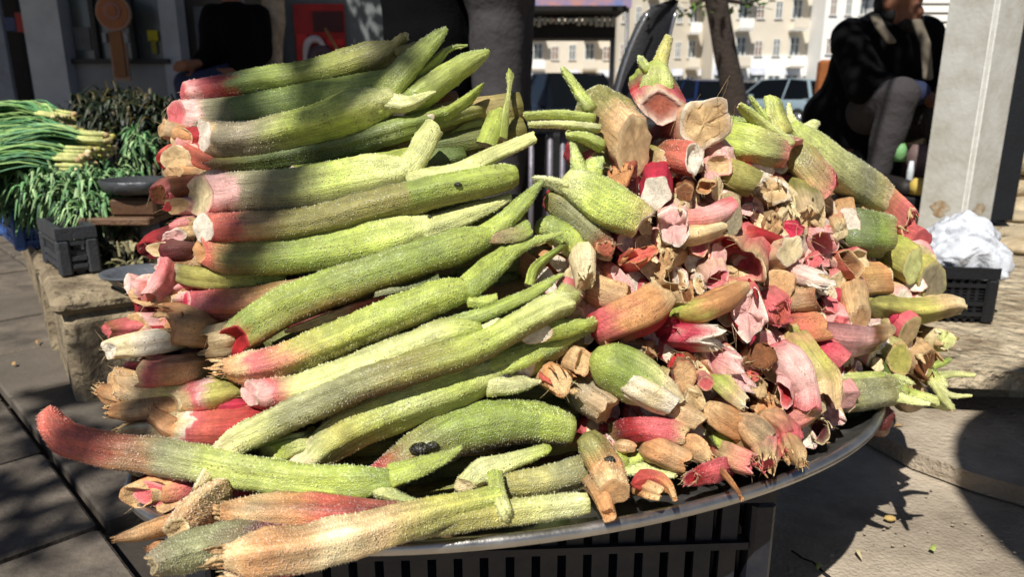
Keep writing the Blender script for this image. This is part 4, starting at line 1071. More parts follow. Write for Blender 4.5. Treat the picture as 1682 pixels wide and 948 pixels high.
# ---------------------------------------------------------------- white post, ledge crate, bag, rubble wall
PW = mat("post_paint", (192, 192, 186), .75, 0, .12, 9, .5, 70, rgb2=(168, 165, 154), bdist=.003)
pc = P(1592, 300, 2.45); pa_ = .157
post = empty("white_post", (pc.x, pc.y, 0)); tag(post, "square off white painted post standing behind the plastic bag", "post")
az = math.radians(32 + 30)   # normal of the left face
cx = Vector((0, 0, 0))
yawp = -math.radians(2)
# corner edge towards the viewer
u1 = Vector((math.sin(math.radians(242 + 90)), math.cos(math.radians(242 + 90)), 0)); u2 = Vector((math.sin(math.radians(152 - 90)), math.cos(math.radians(152 - 90)), 0))
def prism(pts, z0, z1, name, m, parent):
    n = len(pts); v = [(p.x, p.y, z0) for p in pts] + [(p.x, p.y, z1) for p in pts]
    return MB().add(v, [tuple(range(n - 1, -1, -1)), tuple(range(n, 2 * n))] + [(i, (i + 1) % n, n + (i + 1) % n, n + i) for i in range(n)]).build(name, m, parent)
c0 = Vector((0, 0, 0)); ch = .006
pts = [c0 + u1 * ch, c0 + u1 * pa_, c0 + u1 * pa_ + u2 * pa_, c0 + u2 * pa_, c0 + u2 * ch]
prism(pts, ZL + .001, 2.6, "shaft", PW, post)
e = [c0 + u1 * (ch + .004) - u2 * .003, c0 + u1 * ch, c0 + u2 * ch, c0 + u2 * (ch + .004) - u1 * .003]
prism([c0 + u1 * .010 - u2 * .0025, c0 + u1 * .010 - u2 * .0005, c0 + u2 * .010 - u1 * .0005, c0 + u2 * .010 - u1 * .0025], ZL + .002, 2.6, "corner_strip", mat("strip_white", (224, 224, 220), .6), post)  # whiter strip along the post's front edge
for (uu, s) in ((u1, .085), (u2, .08)):
    nn = Vector((uu.y, -uu.x, 0));  nn = nn if nn.dot(Vector((-.5, -.8, 0))) > 0 else -nn
    cc = c0 + uu * s + nn * .0015 + Vector((0, 0, .20)); mb = MB(); V = [cc]; rr_ = random.Random(s)
    for k in range(20):
        a0 = 2 * math.pi * k / 20; q_ = rr_.uniform(.85, 1.1) * (1.15 if 0 < k < 10 else .7)
        V.append(cc + uu * .034 * q_ * math.cos(a0) + Vector((0, 0, .030 * q_ * math.sin(a0))))
    mb.add(V, [(0, 1 + k, 1 + (k + 1) % 20) for k in range(20)]); mb.build("rust_patch", mat("rust_patch", (182, 174, 156), .9, rgb2=(140, 108, 66), scale=45), post)
bb = P(1650, 300, 2.62); bb0 = P(1676, 0, 2.62)
mb = MB().box((P(1655, 250, 2.62).x + .02, 2.65, 1.3), (.085, .05, 2.3)); tag(mb.build("dark_strip", mat("strip_dark", (16, 20, 26), .6)), "black strip standing right behind the white post", "pole")  # narrow black box just right of the post
cr = G(1630, 534, ZL); crate("ledge_crate", (cr.x, cr.y, ZL + .001), .25, .26, .12, -.12, "black slatted crate with a white bag standing on the stone ledge", "crate", PK_, nsl=12, lattice=True)
# plastic bag: a crumpled sheet puffed over the crate
def bag():
    rs_ = np.random.RandomState(4); nu, nv = 130, 70
    c = np.array(P(1572, 424, cr.y + .11)); V = []
    for j in range(nv + 1):
        th = math.pi * (j / nv)
        for i in range(nu):
            ph = 2 * math.pi * i / nu
            V.append((math.sin(th) * math.cos(ph), math.sin(th) * math.sin(ph), math.cos(th)))
    V = np.array(V); d = 1 + .09 * wob(V, 3.2, 3) + .34 * np.abs(wob(V, 4, 5)) - .20 * np.abs(wob(V, 7.5, 15)) + .08 * np.abs(wob(V, 15, 6)) - .03 * np.abs(wob(V, 30, 16))
    sc_ = np.array((.080, .092, .060)); P3 = V * d[:, None] * sc_
    P3[:, 2] = np.where(P3[:, 2] < -.025, -.025 + (P3[:, 2] + .025) * .55, P3[:, 2])
    P3[:, 2] += .03 * np.exp(-((P3[:, 0] - .0) / .05) ** 2) * (P3[:, 2] > 0)
    f = grid_faces(nv + 1, nu)
    m, n, l, b = nodes_of("bag_plastic"); b.inputs["Base Color"].default_value = (*lin((196, 199, 205)), 1); b.inputs["Roughness"].default_value = .38
    b.inputs["Subsurface Weight"].default_value = .35; b.inputs["Subsurface Radius"].default_value = (1, 1, 1); b.inputs["Subsurface Scale"].default_value = .02
    b.inputs["Coat Weight"].default_value = .35; b.inputs["Coat Roughness"].default_value = .12; b.inputs["Transmission Weight"].default_value = .0
    tc = n.new("ShaderNodeTexCoord"); hs = []
    for sc2 in (22, 55):
        t2 = n.new("ShaderNodeTexNoise"); t2.inputs["Scale"].default_value = sc2; t2.inputs["Detail"].default_value = 3; t2.inputs["Distortion"].default_value = 1.2; l.new(tc.outputs["Object"], t2.inputs["Vector"])
        su = n.new("ShaderNodeMath"); su.operation = 'SUBTRACT'; su.inputs[1].default_value = .5; l.new(t2.outputs["Fac"], su.inputs[0])
        ab = n.new("ShaderNodeMath"); ab.operation = 'ABSOLUTE'; l.new(su.outputs[0], ab.inputs[0]); hs.append(ab)
    ad = n.new("ShaderNodeMath"); ad.operation = 'MULTIPLY_ADD'; ad.inputs[1].default_value = .4; l.new(hs[1].outputs[0], ad.inputs[0]); l.new(hs[0].outputs[0], ad.inputs[2])
    bp = n.new("ShaderNodeBump"); bp.inputs["Strength"].default_value = 1.0; bp.inputs["Distance"].default_value = .009; l.new(ad.outputs[0], bp.inputs["Height"]); l.new(bp.outputs[0], b.inputs["Normal"]); l.new(bp.outputs[0], b.inputs["Coat Normal"])
    o = MB().add(P3 + c, f).build("plastic_bag", m, None, True); tag(o, "crumpled white plastic bag bulging out of the black crate", "bag")
bag()
RU = [mat("rubble_a", (196, 180, 150), .95, 0, .35, 9, .9, 40, rgb2=(150, 130, 100), bdist=.015), mat("rubble_b", (176, 160, 132), .95, 0, .35, 9, .9, 40, bdist=.015)]
rw = empty("rubble_wall", tuple(P(1700, 300, 3.4))); rw.location = (2.35, 3.5, ZL); tag(rw, "rough pale rubble stone wall at the right edge behind the post", "wall")
rs = random.Random(11); z = 0.0
while z < .36:
    h = rs.uniform(.09, .13); x = -.62 + rs.uniform(-.1, 0)
    while x < .9:
        w = rs.uniform(.16, .30); mb = MB(); mb.box((0, 0, 0), (w - .014, .3 + rs.uniform(0, .05), h - .012), bev=.022)
        V = mb.v[0] + rs.uniform(-.005, .005); V = V * (1 + .06 * wob(V, 14, rs.randint(0, 999)))[:, None] + np.array((x + w / 2, rs.uniform(-.02, .02), z + h / 2)); mb.v[0] = V
        mb.build("stone", rs.choice(RU), rw, True); x += w
    z += h
for i, (px, py, y, sx, sz, lb) in enumerate([(1668, 330, 2.9, .12, .07, "broken pale stone block lying by the foot of the black strip"), (1662, 430, 2.4, .10, .05, "weathered stone lump on the ledge right of the black crate"), (1676, 470, 2.2, .13, .04, "flat crumbling stone slab at the right picture edge"),
                                 (1650, 372, 2.75, .08, .03, "small flat stone between the crate and the pale block")]):
    p = P(px, py, y); mb = MB().ball((0, 0, 0), (sx, sx * .9, max(.03, p.z - ZL) * .8), 14, 10); V = mb.v[0]; V = V * (1 + .16 * wob(V, 18, i))[:, None]; V[:, 2] = np.maximum(V[:, 2], -.6 * max(.03, p.z - ZL)); mb.v[0] = V + np.array((p.x + .05, p.y, ZL + max(.03, p.z - ZL) * .5))
    tag(mb.build("loose_stone", RU[i % 2], None, True), lb, "stone")
gr = MB().box((P(1680, 158, 3.3).x, 3.42, P(1680, 158, 3.3).z), (.12, .1, .12)); tag(gr.build("green_cloth", mat("green_box", (46, 120, 84), .8)), "green bundle on top of the rubble wall", "bundle")
# clutter at the seated man's feet
for (px, py, y, w, h, m, nm, lb) in [(1478, 250, 3.0, .05, .07, ("cup_green", (120, 170, 110)), "green_cup", "pale green cup beside the seated man's leg"), (1494, 292, 2.9, .025, .13, ("bottle_white", (200, 206, 210)), "white_bottle", "slim white bottle between the leg and post"),
                                 (1510, 306, 2.85, .07, .06, ("carton_yellow", (206, 178, 90)), "small_carton", "yellow and white carton at the foot of the post"), (1508, 262, 3.05, .09, .12, ("sack_mauve", (112, 92, 90)), "mauve_sack", "dim mauve sack leaning behind the bottle")]:
    p = P(px, py, y); mb = MB(); R_ = [(.0, 0), (w / 2, .0), (w / 2, h * .7), (w * .3, h), (0, h)]
    v = [(r * math.cos(a), r * math.sin(a), z) for r, z in R_ for a in np.linspace(0, 2 * math.pi, 17)[:-1]]
    mb.add(np.array(v) + np.array((p.x, p.y, p.z - h / 2)), grid_faces(5, 16)); o = mb.build(nm, mat(m[0], m[1], .6), None, True); tag(o, lb, "clutter")
pb = P(1495, 318, 2.95); o = MB().box((pb.x + .05, 2.98, (pb.z + ZL) / 2 - .0), (.36, .3, max(.04, pb.z - ZL)), bev=.006); tag(o.build("dark_box", MATS["foot_black"]), "dark box holding bottles and cartons beside the post", "box")

# ---------------------------------------------------------------- parked cars
def car(label, px, yy, color, yaw_, wide=1.75, tall=1.42, ln=4.1, lamp=True):
    t = empty("parked_car", (P(px, 150, yy).x, yy, -.50), yaw_); tag(t, label, "car", "cars parked across the street")
    paint = mat("car_paint_%s" % color[0], color[1], .25, .3, .05, 3, 0, spec=.6); gl = mat("car_glass", (12, 14, 16), .3, 0, .1, 2, 0, spec=.15); tyre = mat("tyre", (20, 20, 20), .9)
    prof = [(-.5, .22, .42), (-.5, .50, .55), (-.47, .62, .62), (-.30, .66, .94), (-.26, .67, .98), (-.13, .66, 1.0), (.12, .665, 1.0), (.28, .66, .96), (.42, .64, .72), (.47, .62, .66), (.5, .48, .56), (.5, .22, .4)]
    # cross-sections along the length: (pos, half width, height)
    secs = []
    for (x, hw, zt) in [(-.5, .40, .50), (-.485, .45, .58), (-.40, .485, .64), (-.27, .495, .68), (-.1, .5, .70), (.15, .5, .70), (.33, .495, .70), (.46, .47, .66), (.5, .42, .58)]:
        secs.append([(x * ln, -hw * wide * .96, .24), (x * ln, -hw * wide, .5), (x * ln, -hw * wide * .97, zt * 1.15), (x * ln, -hw * wide * .8, zt * 1.26), (x * ln, hw * wide * .8, zt * 1.26), (x * ln, hw * wide * .97, zt * 1.15), (x * ln, hw * wide, .5), (x * ln, hw * wide * .96, .24)])
    mb = MB().add([p for s in secs for p in s], grid_faces(len(secs), 8) + [tuple(range(8)), tuple(range(len(secs) * 8 - 1, len(secs) * 8 - 9, -1))]); mb.build("body", paint, t, True)
    cab = []
    for (x, hw, z0, z1) in [(-.34, .44, .82, .84), (-.18, .40, .84, tall - .02), (.12, .41, .84, tall), (.30, .40, .84, tall - .06), (.42, .44, .82, .86)]:
        cab.append([(x * ln, -hw * wide * 1.08, z0), (x * ln, -hw * wide * .76, z1), (x * ln, hw * wide * .76, z1), (x * ln, hw * wide * 1.08, z0)])
    mb = MB().add([p for s in cab for p in s], grid_faces(5, 4) + [(0, 1, 2, 3), (19, 18, 17, 16)]); mb.build("windows", gl, t)
    roof = MB(); rp = [cab[1][1], cab[1][2], cab[2][1], cab[2][2], cab[3][1], cab[3][2]]
    roof.add([(a, b, c + dz_) for dz_ in (.006, .03) for a, b, c in rp], [(0, 1, 3, 2), (2, 3, 5, 4), (7, 6, 8, 9), (9, 8, 10, 11), (0, 2, 8, 6), (2, 4, 10, 8), (1, 7, 9, 3), (3, 9, 11, 5), (0, 6, 7, 1), (4, 5, 11, 10)]); roof.build("roof", paint, t)
    for sx in (-.31, .31):
        for sy in (-1, 1):
            w = MB().bar((sx * ln, sy * wide * .40, .31), (sx * ln, sy * wide * .505, .31), .31, n=20).build("wheel", tyre, t, True)
            MB().bar((sx * ln, sy * wide * .505, .31), (sx * ln, sy * wide * .515, .31), .19, n=14).build("rim", mat("rim_silver", (160, 162, 166), .3, .8), w, True)
    for sy in (-1, 1):
        MB().box((.497 * ln, sy * wide * .33, .72), (.05, .26, .15), bev=.02).build("tail_lamp", mat("lamp_red", (176, 18, 28), .3), t)
        MB().box((-.497 * ln, sy * wide * .31, .62), (.05, .28, .14), bev=.02).build("headlight", mat("lamp_white", (220, 224, 228), .2), t)
        MB().box((-.16 * ln, sy * wide * .55, .94), (.10, .16, .10), bev=.02).build("mirror", paint, t)
        MB().pipe([cab[1][1 if sy < 0 else 2], cab[0][0 if sy < 0 else 3]], .03, 6).build("windscreen_pillar", paint, t)
        MB().pipe([cab[3][1 if sy < 0 else 2], cab[4][0 if sy < 0 else 3]], .05, 6).build("rear_pillar", paint, t); MB().pipe([cab[2][1 if sy < 0 else 2], (cab[2][0 if sy < 0 else 3][0], cab[2][0 if sy < 0 else 3][1], .8)], .03, 6).build("door_pillar", paint, t)
    MB().box((.5 * ln, 0, .44), (.06, wide * .9, .16), bev=.03).build("bumper", mat("bumper_dark", (40, 42, 46), .6), t)
    MB().box((-.5 * ln, 0, .40), (.06, wide * .9, .16), bev=.03).build("bumper", MATS["bumper_dark"], t)
    MB().box((.508 * ln, 0, .70), (.02, .5, .11)).build("number_plate", mat("plate_white", (214, 214, 210), .5), t)
car("black car parked nearest behind the person in grey trousers", 930, 15.5, ("black", (16, 17, 20)), math.radians(100))
car("dark blue car parked left of the leaning tree trunk", 1138, 24.0, ("blue", (30, 44, 82)), math.radians(-75))
car("small navy car half hidden behind the leaning tree trunk", 1216, 29.0, ("navy", (24, 32, 58)), math.radians(-80))
car("silver car showing a red tail lamp right of the trunk", 1300, 23.0, ("silver", (150, 168, 176)), math.radians(-68))
car("dark teal car parked behind the silver one", 1372, 27.0, ("teal", (30, 56, 70)), math.radians(-60))
car("white car parked at the left beyond the grey trousers", 872, 27.0, ("white", (214, 216, 218)), math.radians(60))
oc = P(1358, 120, 9.0); cn = MB(); cn.box((oc.x, 9.0, oc.z / 2 + .05), (.2, .16, oc.z + .2), bev=.03); tag(cn.build("orange_cabinet", mat("cabinet_orange", (150, 88, 42), .7)), "orange brown cabinet standing behind the seated man's back", "cabinet")

# stall roof, dark, between the grey trousers and the chair
ys = 8.6; s0 = P(862, 62, ys); s1_ = P(1012, 14, ys)
t = empty("market_stall", (s0.x, ys, 0)); tag(t, "black roofed market stall with pale goods hanging along its edge", "stall"); o = t.location.copy()
w = s1_.x - s0.x
MB().box((w / 2, .25, (s0.z + P(862, 34, ys).z) / 2), (w, .5, P(862, 34, ys).z - s0.z)).build("counter", mat("stall_black", (16, 14, 14), .8), t)
MB().box((w / 2, .0, P(862, 20, ys).z), (w + .1, .9, .05)).build("roof", MATS["stall_black"], t)
for x in (.0, w): MB().bar((x, .2, 0), (x, .2, P(862, 18, ys).z), .03).build("pole", MATS["pole_grey"], t, True)
rs = random.Random(8)
for k_ in range(16):
    x = w * (k_ + .5) / 16; hh = rs.uniform(.05, .11)
    MB().box((x, -.03 - rs.uniform(0, .05), P(862, 32, ys).z - hh * .2), (w / 22, .04, hh), bev=.008, ry=rs.uniform(-.3, .3)).build("hanging_bag", mat("goods_pale", (170, 170, 164), .6), t)
t = empty("billboard", (P(935, 4, 12).x, 12, -.4)); tag(t, "blue and pink printed banner above the market stall", "banner")
zz = P(935, 4, 12).z + .4
MB().box((0, 0, zz + .18), (1.9, .05, .5)).build("panel", mat("banner_pink", (186, 132, 120), .6, 0, .3, 3, 0, rgb2=(90, 120, 176)), t)
for x in (-.9, .9): MB().bar((x, .05, 0), (x, .05, zz), .03).build("pole", MATS["pole_grey"], t, True)

# ---------------------------------------------------------------- apartment blocks across the street
BE = mat("facade_beige", (216, 206, 188), .9, 0, .12, .4, .1); BE2 = mat("facade_sand", (198, 188, 170), .9, 0, .12, .4, .1); WHF = mat("facade_white", (238, 236, 230), .85, 0, .08, .4, .1)
GLS = mat("window_glass", (70, 80, 86), .12, 0, .3, .3, 0, rgb2=(120, 128, 130), spec=.8); FRM = mat("window_frame", (230, 228, 222), .6, bump=0); SHD = mat("shutter_brown", (130, 96, 74), .8, bump=0); DRK = mat("recess_dark", (70, 62, 56), .9, bump=0)
SIGN = mat("shop_sign", (196, 204, 226), .6, 0, .3, 1.5, 0, rgb2=(232, 232, 232))
def block(label, px0, px1, y, m, floors, bays, z0=-.54, fh=3.0, ground=None, sd=0, shops=True):
    x0 = P(px0, 100, y).x; x1 = P(px1, 100, y).x; w = x1 - x0; hgt = floors * fh + .8
    t = empty("apartment_block", (x0, y, z0)); tag(t, label, "building"); rs = random.Random(sd)
    MB().box((w / 2, 5, hgt / 2), (w, 10, hgt)).build("wall", m, t)
    if ground: MB().box((w / 2, -.06, fh * ground / 2), (w - .04, .10, fh * ground)).build("ground_floor_cladding", WHF, t)
    MB().box((w / 2, 4.8, hgt + .1), (w + .5, 10.4, .2)).build("roof", BE2, t)
    bw = w / bays
    fme = {}
    def shared(key, fn):
        if key not in fme: fme[key] = fn()
        return fme[key]
    def inst(nm, me, loc, parent):
        ob = bpy.data.objects.new(nm, me); COL.objects.link(ob); ob.parent = parent; ob.location = loc; return ob
    def winmesh(ww, wh, mm, kind):
        mb = MB()
        if kind == 'f':
            mb.box((0, 0, wh / 2), (.09, .08, wh)); mb.box((0, 0, -.0), (ww + .2, .14, .09)); mb.box((0, 0, wh), (ww + .12, .1, .07))
            mb.box((-ww / 2, 0, wh / 2), (.07, .1, wh)); mb.box((ww / 2, 0, wh / 2), (.07, .1, wh)); mb.box((0, 0, wh * .62), (ww, .07, .05))
        elif kind == 'p': mb.box((0, .0, wh / 2), (ww, .04, wh))
        me = mb.mesh("w", False); me.materials.append(mm); return me
    for fl in range(floors):
        for b in range(bays):
            cx_ = bw * (b + .5); z = fl * fh + 1.0; off = -.11 if (ground and fl < ground) else -.0
            kind = (b + sd) % 3
            if fl == 0 and shops:
                ww, wh, z = bw * .66, 1.6, .8
            elif kind == 0: ww, wh = bw * .34, 1.35
            elif kind == 1: ww, wh = bw * .52, 1.5
            else: ww, wh = bw * .36, 1.2
            mm = GLS if (kind != 2 or fl == 0) else SHD
            f_ = inst("window", shared(('f', round(ww, 2), wh), lambda: winmesh(ww, wh, FRM, 'f')), (cx_, off - .06, z), t)
            inst("pane", shared(('p', round(ww, 2), wh, mm.name), lambda: winmesh(ww, wh, mm, 'p')), (0, .03, 0), f_)
            if fl == 0 and shops and b % 2 == 0:
                MB().box((cx_, off - .2, 2.75), (bw * .85, .12, .6)).build("shop_sign", SIGN, t)
            if fl > 0 and kind == 1:
                bl_ = MB().box((cx_, -.75, fl * fh + .05), (bw * .8, 1.3, .14)).build("balcony", BE2 if fl % 2 else WHF, t)
                MB().box((cx_, -1.36, fl * fh + .5), (bw * .8, .08, .85)).build("parapet", WHF if (fl + b) % 2 else BE, bl_)
    return t
block("beige apartment block behind the stall with tall windows", 700, 1010, 74, BE, 5, 11, sd=1)
block("sand coloured narrow block seen left of the leaning trunk", 1012, 1168, 70, BE2, 5, 7, sd=2, ground=0)
block("beige block with balconies over a white shop floor", 1170, 1345, 66, BE, 5, 6, sd=0, ground=1.35)
block("white fronted block beside the seated man's shoulder", 1347, 1470, 63, WHF, 5, 5, sd=2, ground=0)
block("sand coloured block glimpsed between the man and post", 1472, 1720, 66, BE2, 5, 10, sd=1, ground=1)
kx = P(1530, 20, 9.5); t = empty("white_kiosk", (kx.x, 9.5, -.2)); tag(t, "white kiosk with a layered roof edge behind the post", "kiosk"); k0 = P(1530, 52, 9.5).z + .2
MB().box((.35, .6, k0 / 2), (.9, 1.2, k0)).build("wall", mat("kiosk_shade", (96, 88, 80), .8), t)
for i in range(4): MB().box((.35, .55, k0 + .05 + i * .1), (1.05 + i * .03, 1.35 + i * .03, .075)).build("roof_band", WHF, t)
# ---------------------------------------------------------------- the left stack: long stalks lying across
K = stalk
K("topmost long stalk of the stack with a faded pink butt", [(306, 158, 22), (350, 150, 24), (400, 142, 25), (500, 126, 26), (590, 103, 27), (650, 78, 24)],
  "LP PK:.1 RD:.24 DG:.3 G:.5 OL", 'knob', 'LP PK', dz=.03, bumps=900, slant=-.2, knots=(), forks=[[(640, 82, 15), (655, 66, 14), (668, 58, 11)], [(650, 84, 14), (690, 74, 12), (728, 62, 7)]])
K("grey green stalk under the topmost one with a square pale butt", [(288, 190, 26), (340, 190, 28), (450, 176, 28), (560, 154, 27), (640, 138, 26), (700, 124, 20)],
  "LP LP:.08 GY:.15 DG:.3 G:.8 G", 'cut', 'LP PK', dz=.022, bumps=900, slant=.5, sa=3.1,
  forks=[[(660, 150, 16), (720, 118, 15), (765, 92, 11), (802, 82, 4)], [(690, 118, 9), (722, 90, 8), (745, 76, 5), (768, 74, 3)]])
K("thick stalk with an oval cream cut and a tall pointed wedge at its leaf end", [(330, 222, 30), (370, 228, 30), (420, 226, 31), (510, 206, 34), (590, 180, 38), (650, 158, 38)],
  "SA GY:.06 GY:.3 LG:.55 LG PG", 'cut', 'WH WH', dz=.004, bumps=1600, slant=.35, sa=2.6, roll=.2, hair=4,
  forks=[dict(pts=[(610, 180, 26), (645, 135, 26), (685, 92, 21), (715, 62, 14), (734, 46, 4)], flat=.7, groove=.35, ga=2.6, cols="G LG"),
         dict(pts=[(640, 165, 22), (670, 168, 16), (700, 156, 7), (716, 150, 2)], flat=.8)])
K("slim fuzzy shoot forking up behind the pointed wedge", [(640, 190, 20), (690, 155, 24), (740, 120, 20), (775, 100, 14), (804, 84, 5)], "G LG LG", dz=.016, bumps=700, hair=0)
K("thin curved shoot arching out at the very top", [(640, 170, 14), (690, 128, 13), (718, 98, 9), (738, 80, 5), (764, 76, 2)], "G LG PG", dz=.022, bumps=200, hair=0)
K("bright wedge leaf stub standing before the grey trouser leg", [(690, 200, 16), (730, 190, 17), (765, 168, 15), (785, 148, 9), (795, 136, 3)], "G LG LG", dz=.018, bumps=300, hair=0, flat=.6, roll=1)
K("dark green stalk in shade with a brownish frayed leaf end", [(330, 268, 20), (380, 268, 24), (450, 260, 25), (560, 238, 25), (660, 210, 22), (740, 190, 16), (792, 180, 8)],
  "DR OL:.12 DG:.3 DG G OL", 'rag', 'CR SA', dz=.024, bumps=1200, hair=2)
K("thin light green strip squeezed below the dark green stalk", [(480, 280, 7), (560, 272, 9), (640, 258, 9), (700, 246, 8)], "LG LG", dz=.012, bumps=100, hair=0)
K("broad grey green stalk with a scar and a forked leaf end", [(326, 322, 34), (360, 322, 35), (420, 316, 35), (500, 312, 36), (590, 296, 37), (680, 278, 36)],
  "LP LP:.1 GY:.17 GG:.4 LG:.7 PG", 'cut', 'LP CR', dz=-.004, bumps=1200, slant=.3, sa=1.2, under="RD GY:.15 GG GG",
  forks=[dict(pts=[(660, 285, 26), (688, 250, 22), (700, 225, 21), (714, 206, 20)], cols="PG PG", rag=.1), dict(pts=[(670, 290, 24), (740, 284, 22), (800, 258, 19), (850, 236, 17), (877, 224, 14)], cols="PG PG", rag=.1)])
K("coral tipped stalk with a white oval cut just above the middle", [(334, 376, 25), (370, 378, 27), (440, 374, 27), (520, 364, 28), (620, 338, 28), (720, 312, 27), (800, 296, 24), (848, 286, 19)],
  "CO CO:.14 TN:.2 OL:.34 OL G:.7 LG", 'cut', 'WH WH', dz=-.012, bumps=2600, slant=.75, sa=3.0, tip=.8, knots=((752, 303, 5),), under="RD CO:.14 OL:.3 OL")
K("olive stalk with an orange stripped butt beneath the coral tipped one", [(328, 412, 22), (370, 420, 30), (440, 422, 32), (540, 412, 34), (640, 392, 37), (710, 370, 37)],
  "CO OR:.08 OL:.16 G:.4 LG PG", 'dish', 'TN OR', dz=.004, bumps=2000, hair=2, knots=((693, 300, 3),),
  forks=[dict(pts=[(690, 375, 28), (750, 356, 25), (800, 338, 18), (838, 322, 10)]), dict(pts=[(700, 390, 22), (735, 396, 17), (765, 388, 9), (784, 382, 3)])])
K("short yellow green shoot tapering away behind its dull torn base", [(284, 442, 14), (320, 456, 20), (380, 462, 17), (430, 460, 12), (470, 454, 6)], "GY OL:.2 YG:.5 G", 'rag', 'SA BR', dz=.02, hair=4, bumps=200)
K("short stalk with a magenta pink bruised butt half under the bright green one", [(310, 500, 22), (340, 502, 25), (400, 500, 26), (460, 486, 22), (540, 466, 18), (600, 452, 14)],
  "MG PK:.1 CO:.2 OR:.4 OL TN", 'knob', 'LP MG', dz=.014, bumps=700, hair=3)
K("brightest green long stalk with a red slanting cut", [(384, 560, 26), (410, 540, 32), (460, 508, 33), (540, 474, 32), (640, 440, 31), (740, 408, 30), (810, 385, 28)],
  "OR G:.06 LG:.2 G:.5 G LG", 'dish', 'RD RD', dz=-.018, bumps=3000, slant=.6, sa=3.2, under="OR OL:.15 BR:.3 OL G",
  forks=[dict(pts=[(780, 395, 22), (830, 360, 19), (862, 328, 15), (884, 304, 7), (892, 296, 2)], cols="G LG"), dict(pts=[(800, 385, 22), (850, 382, 20), (868, 372, 15)], cols="G BR")])
K("pale sheath wrapped round the butt of the brightest green stalk", [(340, 562, 26), (372, 556, 30), (400, 548, 24)], "SA CR PG", 'hollow', 'CR OR', dz=-.004, hair=8, rag=.4)
K("thin cream and red strip lying between two green stalks", [(470, 545, 3), (520, 530, 8), (590, 506, 9), (650, 490, 8), (730, 474, 5)], "CR CR:.3 CO:.5 RD", dz=.004, hair=0)
K("long yellow green stalk with an orange frayed base and thick forked top", [(372, 604, 20), (410, 602, 26), (470, 590, 28), (550, 558, 30), (640, 520, 29), (720, 488, 29), (775, 472, 31)],
  "OR SA:.06 PK:.12 YG:.3 LG:.6 LG", 'husk', 'SA OR', dz=-.016, bumps=2800, husk='SA OR TN', hl=1.6, under="OR TN:.15 OL:.3 OL G",
  forks=[dict(pts=[(760, 478, 27), (800, 446, 25), (840, 410, 19), (880, 394, 11), (925, 382, 3)], cols="LG G"), dict(pts=[(770, 490, 18), (798, 494, 14), (816, 488, 9)])])
K("blunt curved shoot rising at the fork between green stalks", [(770, 470, 20), (805, 440, 20), (830, 415, 13), (842, 404, 5)], "LG G", dz=-.018, bumps=300, hair=0, flat=.6)
K("pale topped stalk with a dark wine coloured underside", [(410, 646, 22), (440, 648, 26), (500, 640, 28), (570, 614, 28), (650, 582, 28), (730, 552, 28), (790, 540, 24)],
  "LP LP:.06 PK:.14 PG:.3 PG LG", 'cut', 'WH LP', dz=-.018, bumps=1800, slant=.2, under="RD RD:.2 PU:.4 PU DR",
  forks=[dict(pts=[(760, 548, 24), (795, 545, 19), (810, 530, 10), (820, 522, 3)], cols="PG PG"), dict(pts=[(740, 530, 16), (800, 512, 16), (870, 482, 14), (910, 458, 7), (926, 450, 3)], cols="LG G")])
K("roughest fuzzy stalk running from a pale peeled sliver to a ragged top", [(322, 806, 6), (350, 770, 16), (385, 730, 25), (440, 700, 27), (520, 664, 27), (610, 626, 27), (700, 598, 27), (790, 568, 24), (860, 530, 22), (905, 506, 23), (940, 496, 18)],
  "TN CR:.06 CR:.12 PG:.24 GG:.4 OL:.6 LG:.8 PG", 'rag', 'SA TN', dz=-.03, bumps=4200, hair=10, tip=.9, under="CR GG:.2 PU:.5 OL", husk='SA TN', hl=2.2, hc=5)
K("thick lime green stalk ending in a spiky pale prong", [(500, 765, 26), (550, 722, 34), (610, 688, 37), (690, 656, 38), (770, 626, 40), (820, 606, 38)],
  "CR PG:.1 YG:.25 LG:.5 LG PG", 'rag', 'CR SA', dz=.0, bumps=1800, knots=((838, 642, 9),), under="CR YG:.3 OL OL",
  forks=[dict(pts=[(800, 625, 34), (850, 628, 20), (875, 628, 9), (892, 626, 2)], cols="PG PG"), dict(pts=[(800, 600, 32), (860, 578, 26), (920, 556, 17), (960, 540, 10), (985, 528, 3)], cols="LG LG"),
         dict(pts=[(850, 590, 20), (900, 572, 16), (940, 560, 8)], cols="G G")])
K("arched warty stalk with a flat cut and purple lower side", [(600, 800, 20), (650, 768, 30), (700, 736, 38), (760, 706, 42), (830, 694, 40), (890, 698, 34), (940, 708, 27)],
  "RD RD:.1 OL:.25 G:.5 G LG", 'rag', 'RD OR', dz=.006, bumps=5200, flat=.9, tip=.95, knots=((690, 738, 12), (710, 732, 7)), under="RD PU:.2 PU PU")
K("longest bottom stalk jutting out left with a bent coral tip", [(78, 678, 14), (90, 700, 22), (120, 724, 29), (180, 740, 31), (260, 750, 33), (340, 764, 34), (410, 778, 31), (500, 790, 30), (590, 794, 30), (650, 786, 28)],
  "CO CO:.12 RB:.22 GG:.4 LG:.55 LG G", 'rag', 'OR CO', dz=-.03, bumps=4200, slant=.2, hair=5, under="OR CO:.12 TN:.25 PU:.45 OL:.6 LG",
  forks=[dict(pts=[(640, 780, 24), (690, 765, 20), (735, 748, 11), (758, 733, 3)], cols="LG LG"), dict(pts=[(620, 800, 20), (650, 815, 12), (684, 824, 4)], cols="G PG")])
K("wilted red stalk with split tan papery base near the bottom", [(370, 842, 22), (410, 846, 32), (480, 846, 36), (560, 850, 33), (620, 846, 24), (680, 836, 16)],
  "OR SA:.15 OR:.4 CO:.6 RD:.75 DR", 'husk', 'SA RD', dz=-.012, bumps=900, husk='SA TN OR CR', hl=1.0, hc=12, hs=.1, streak=.16, ribs=.05)
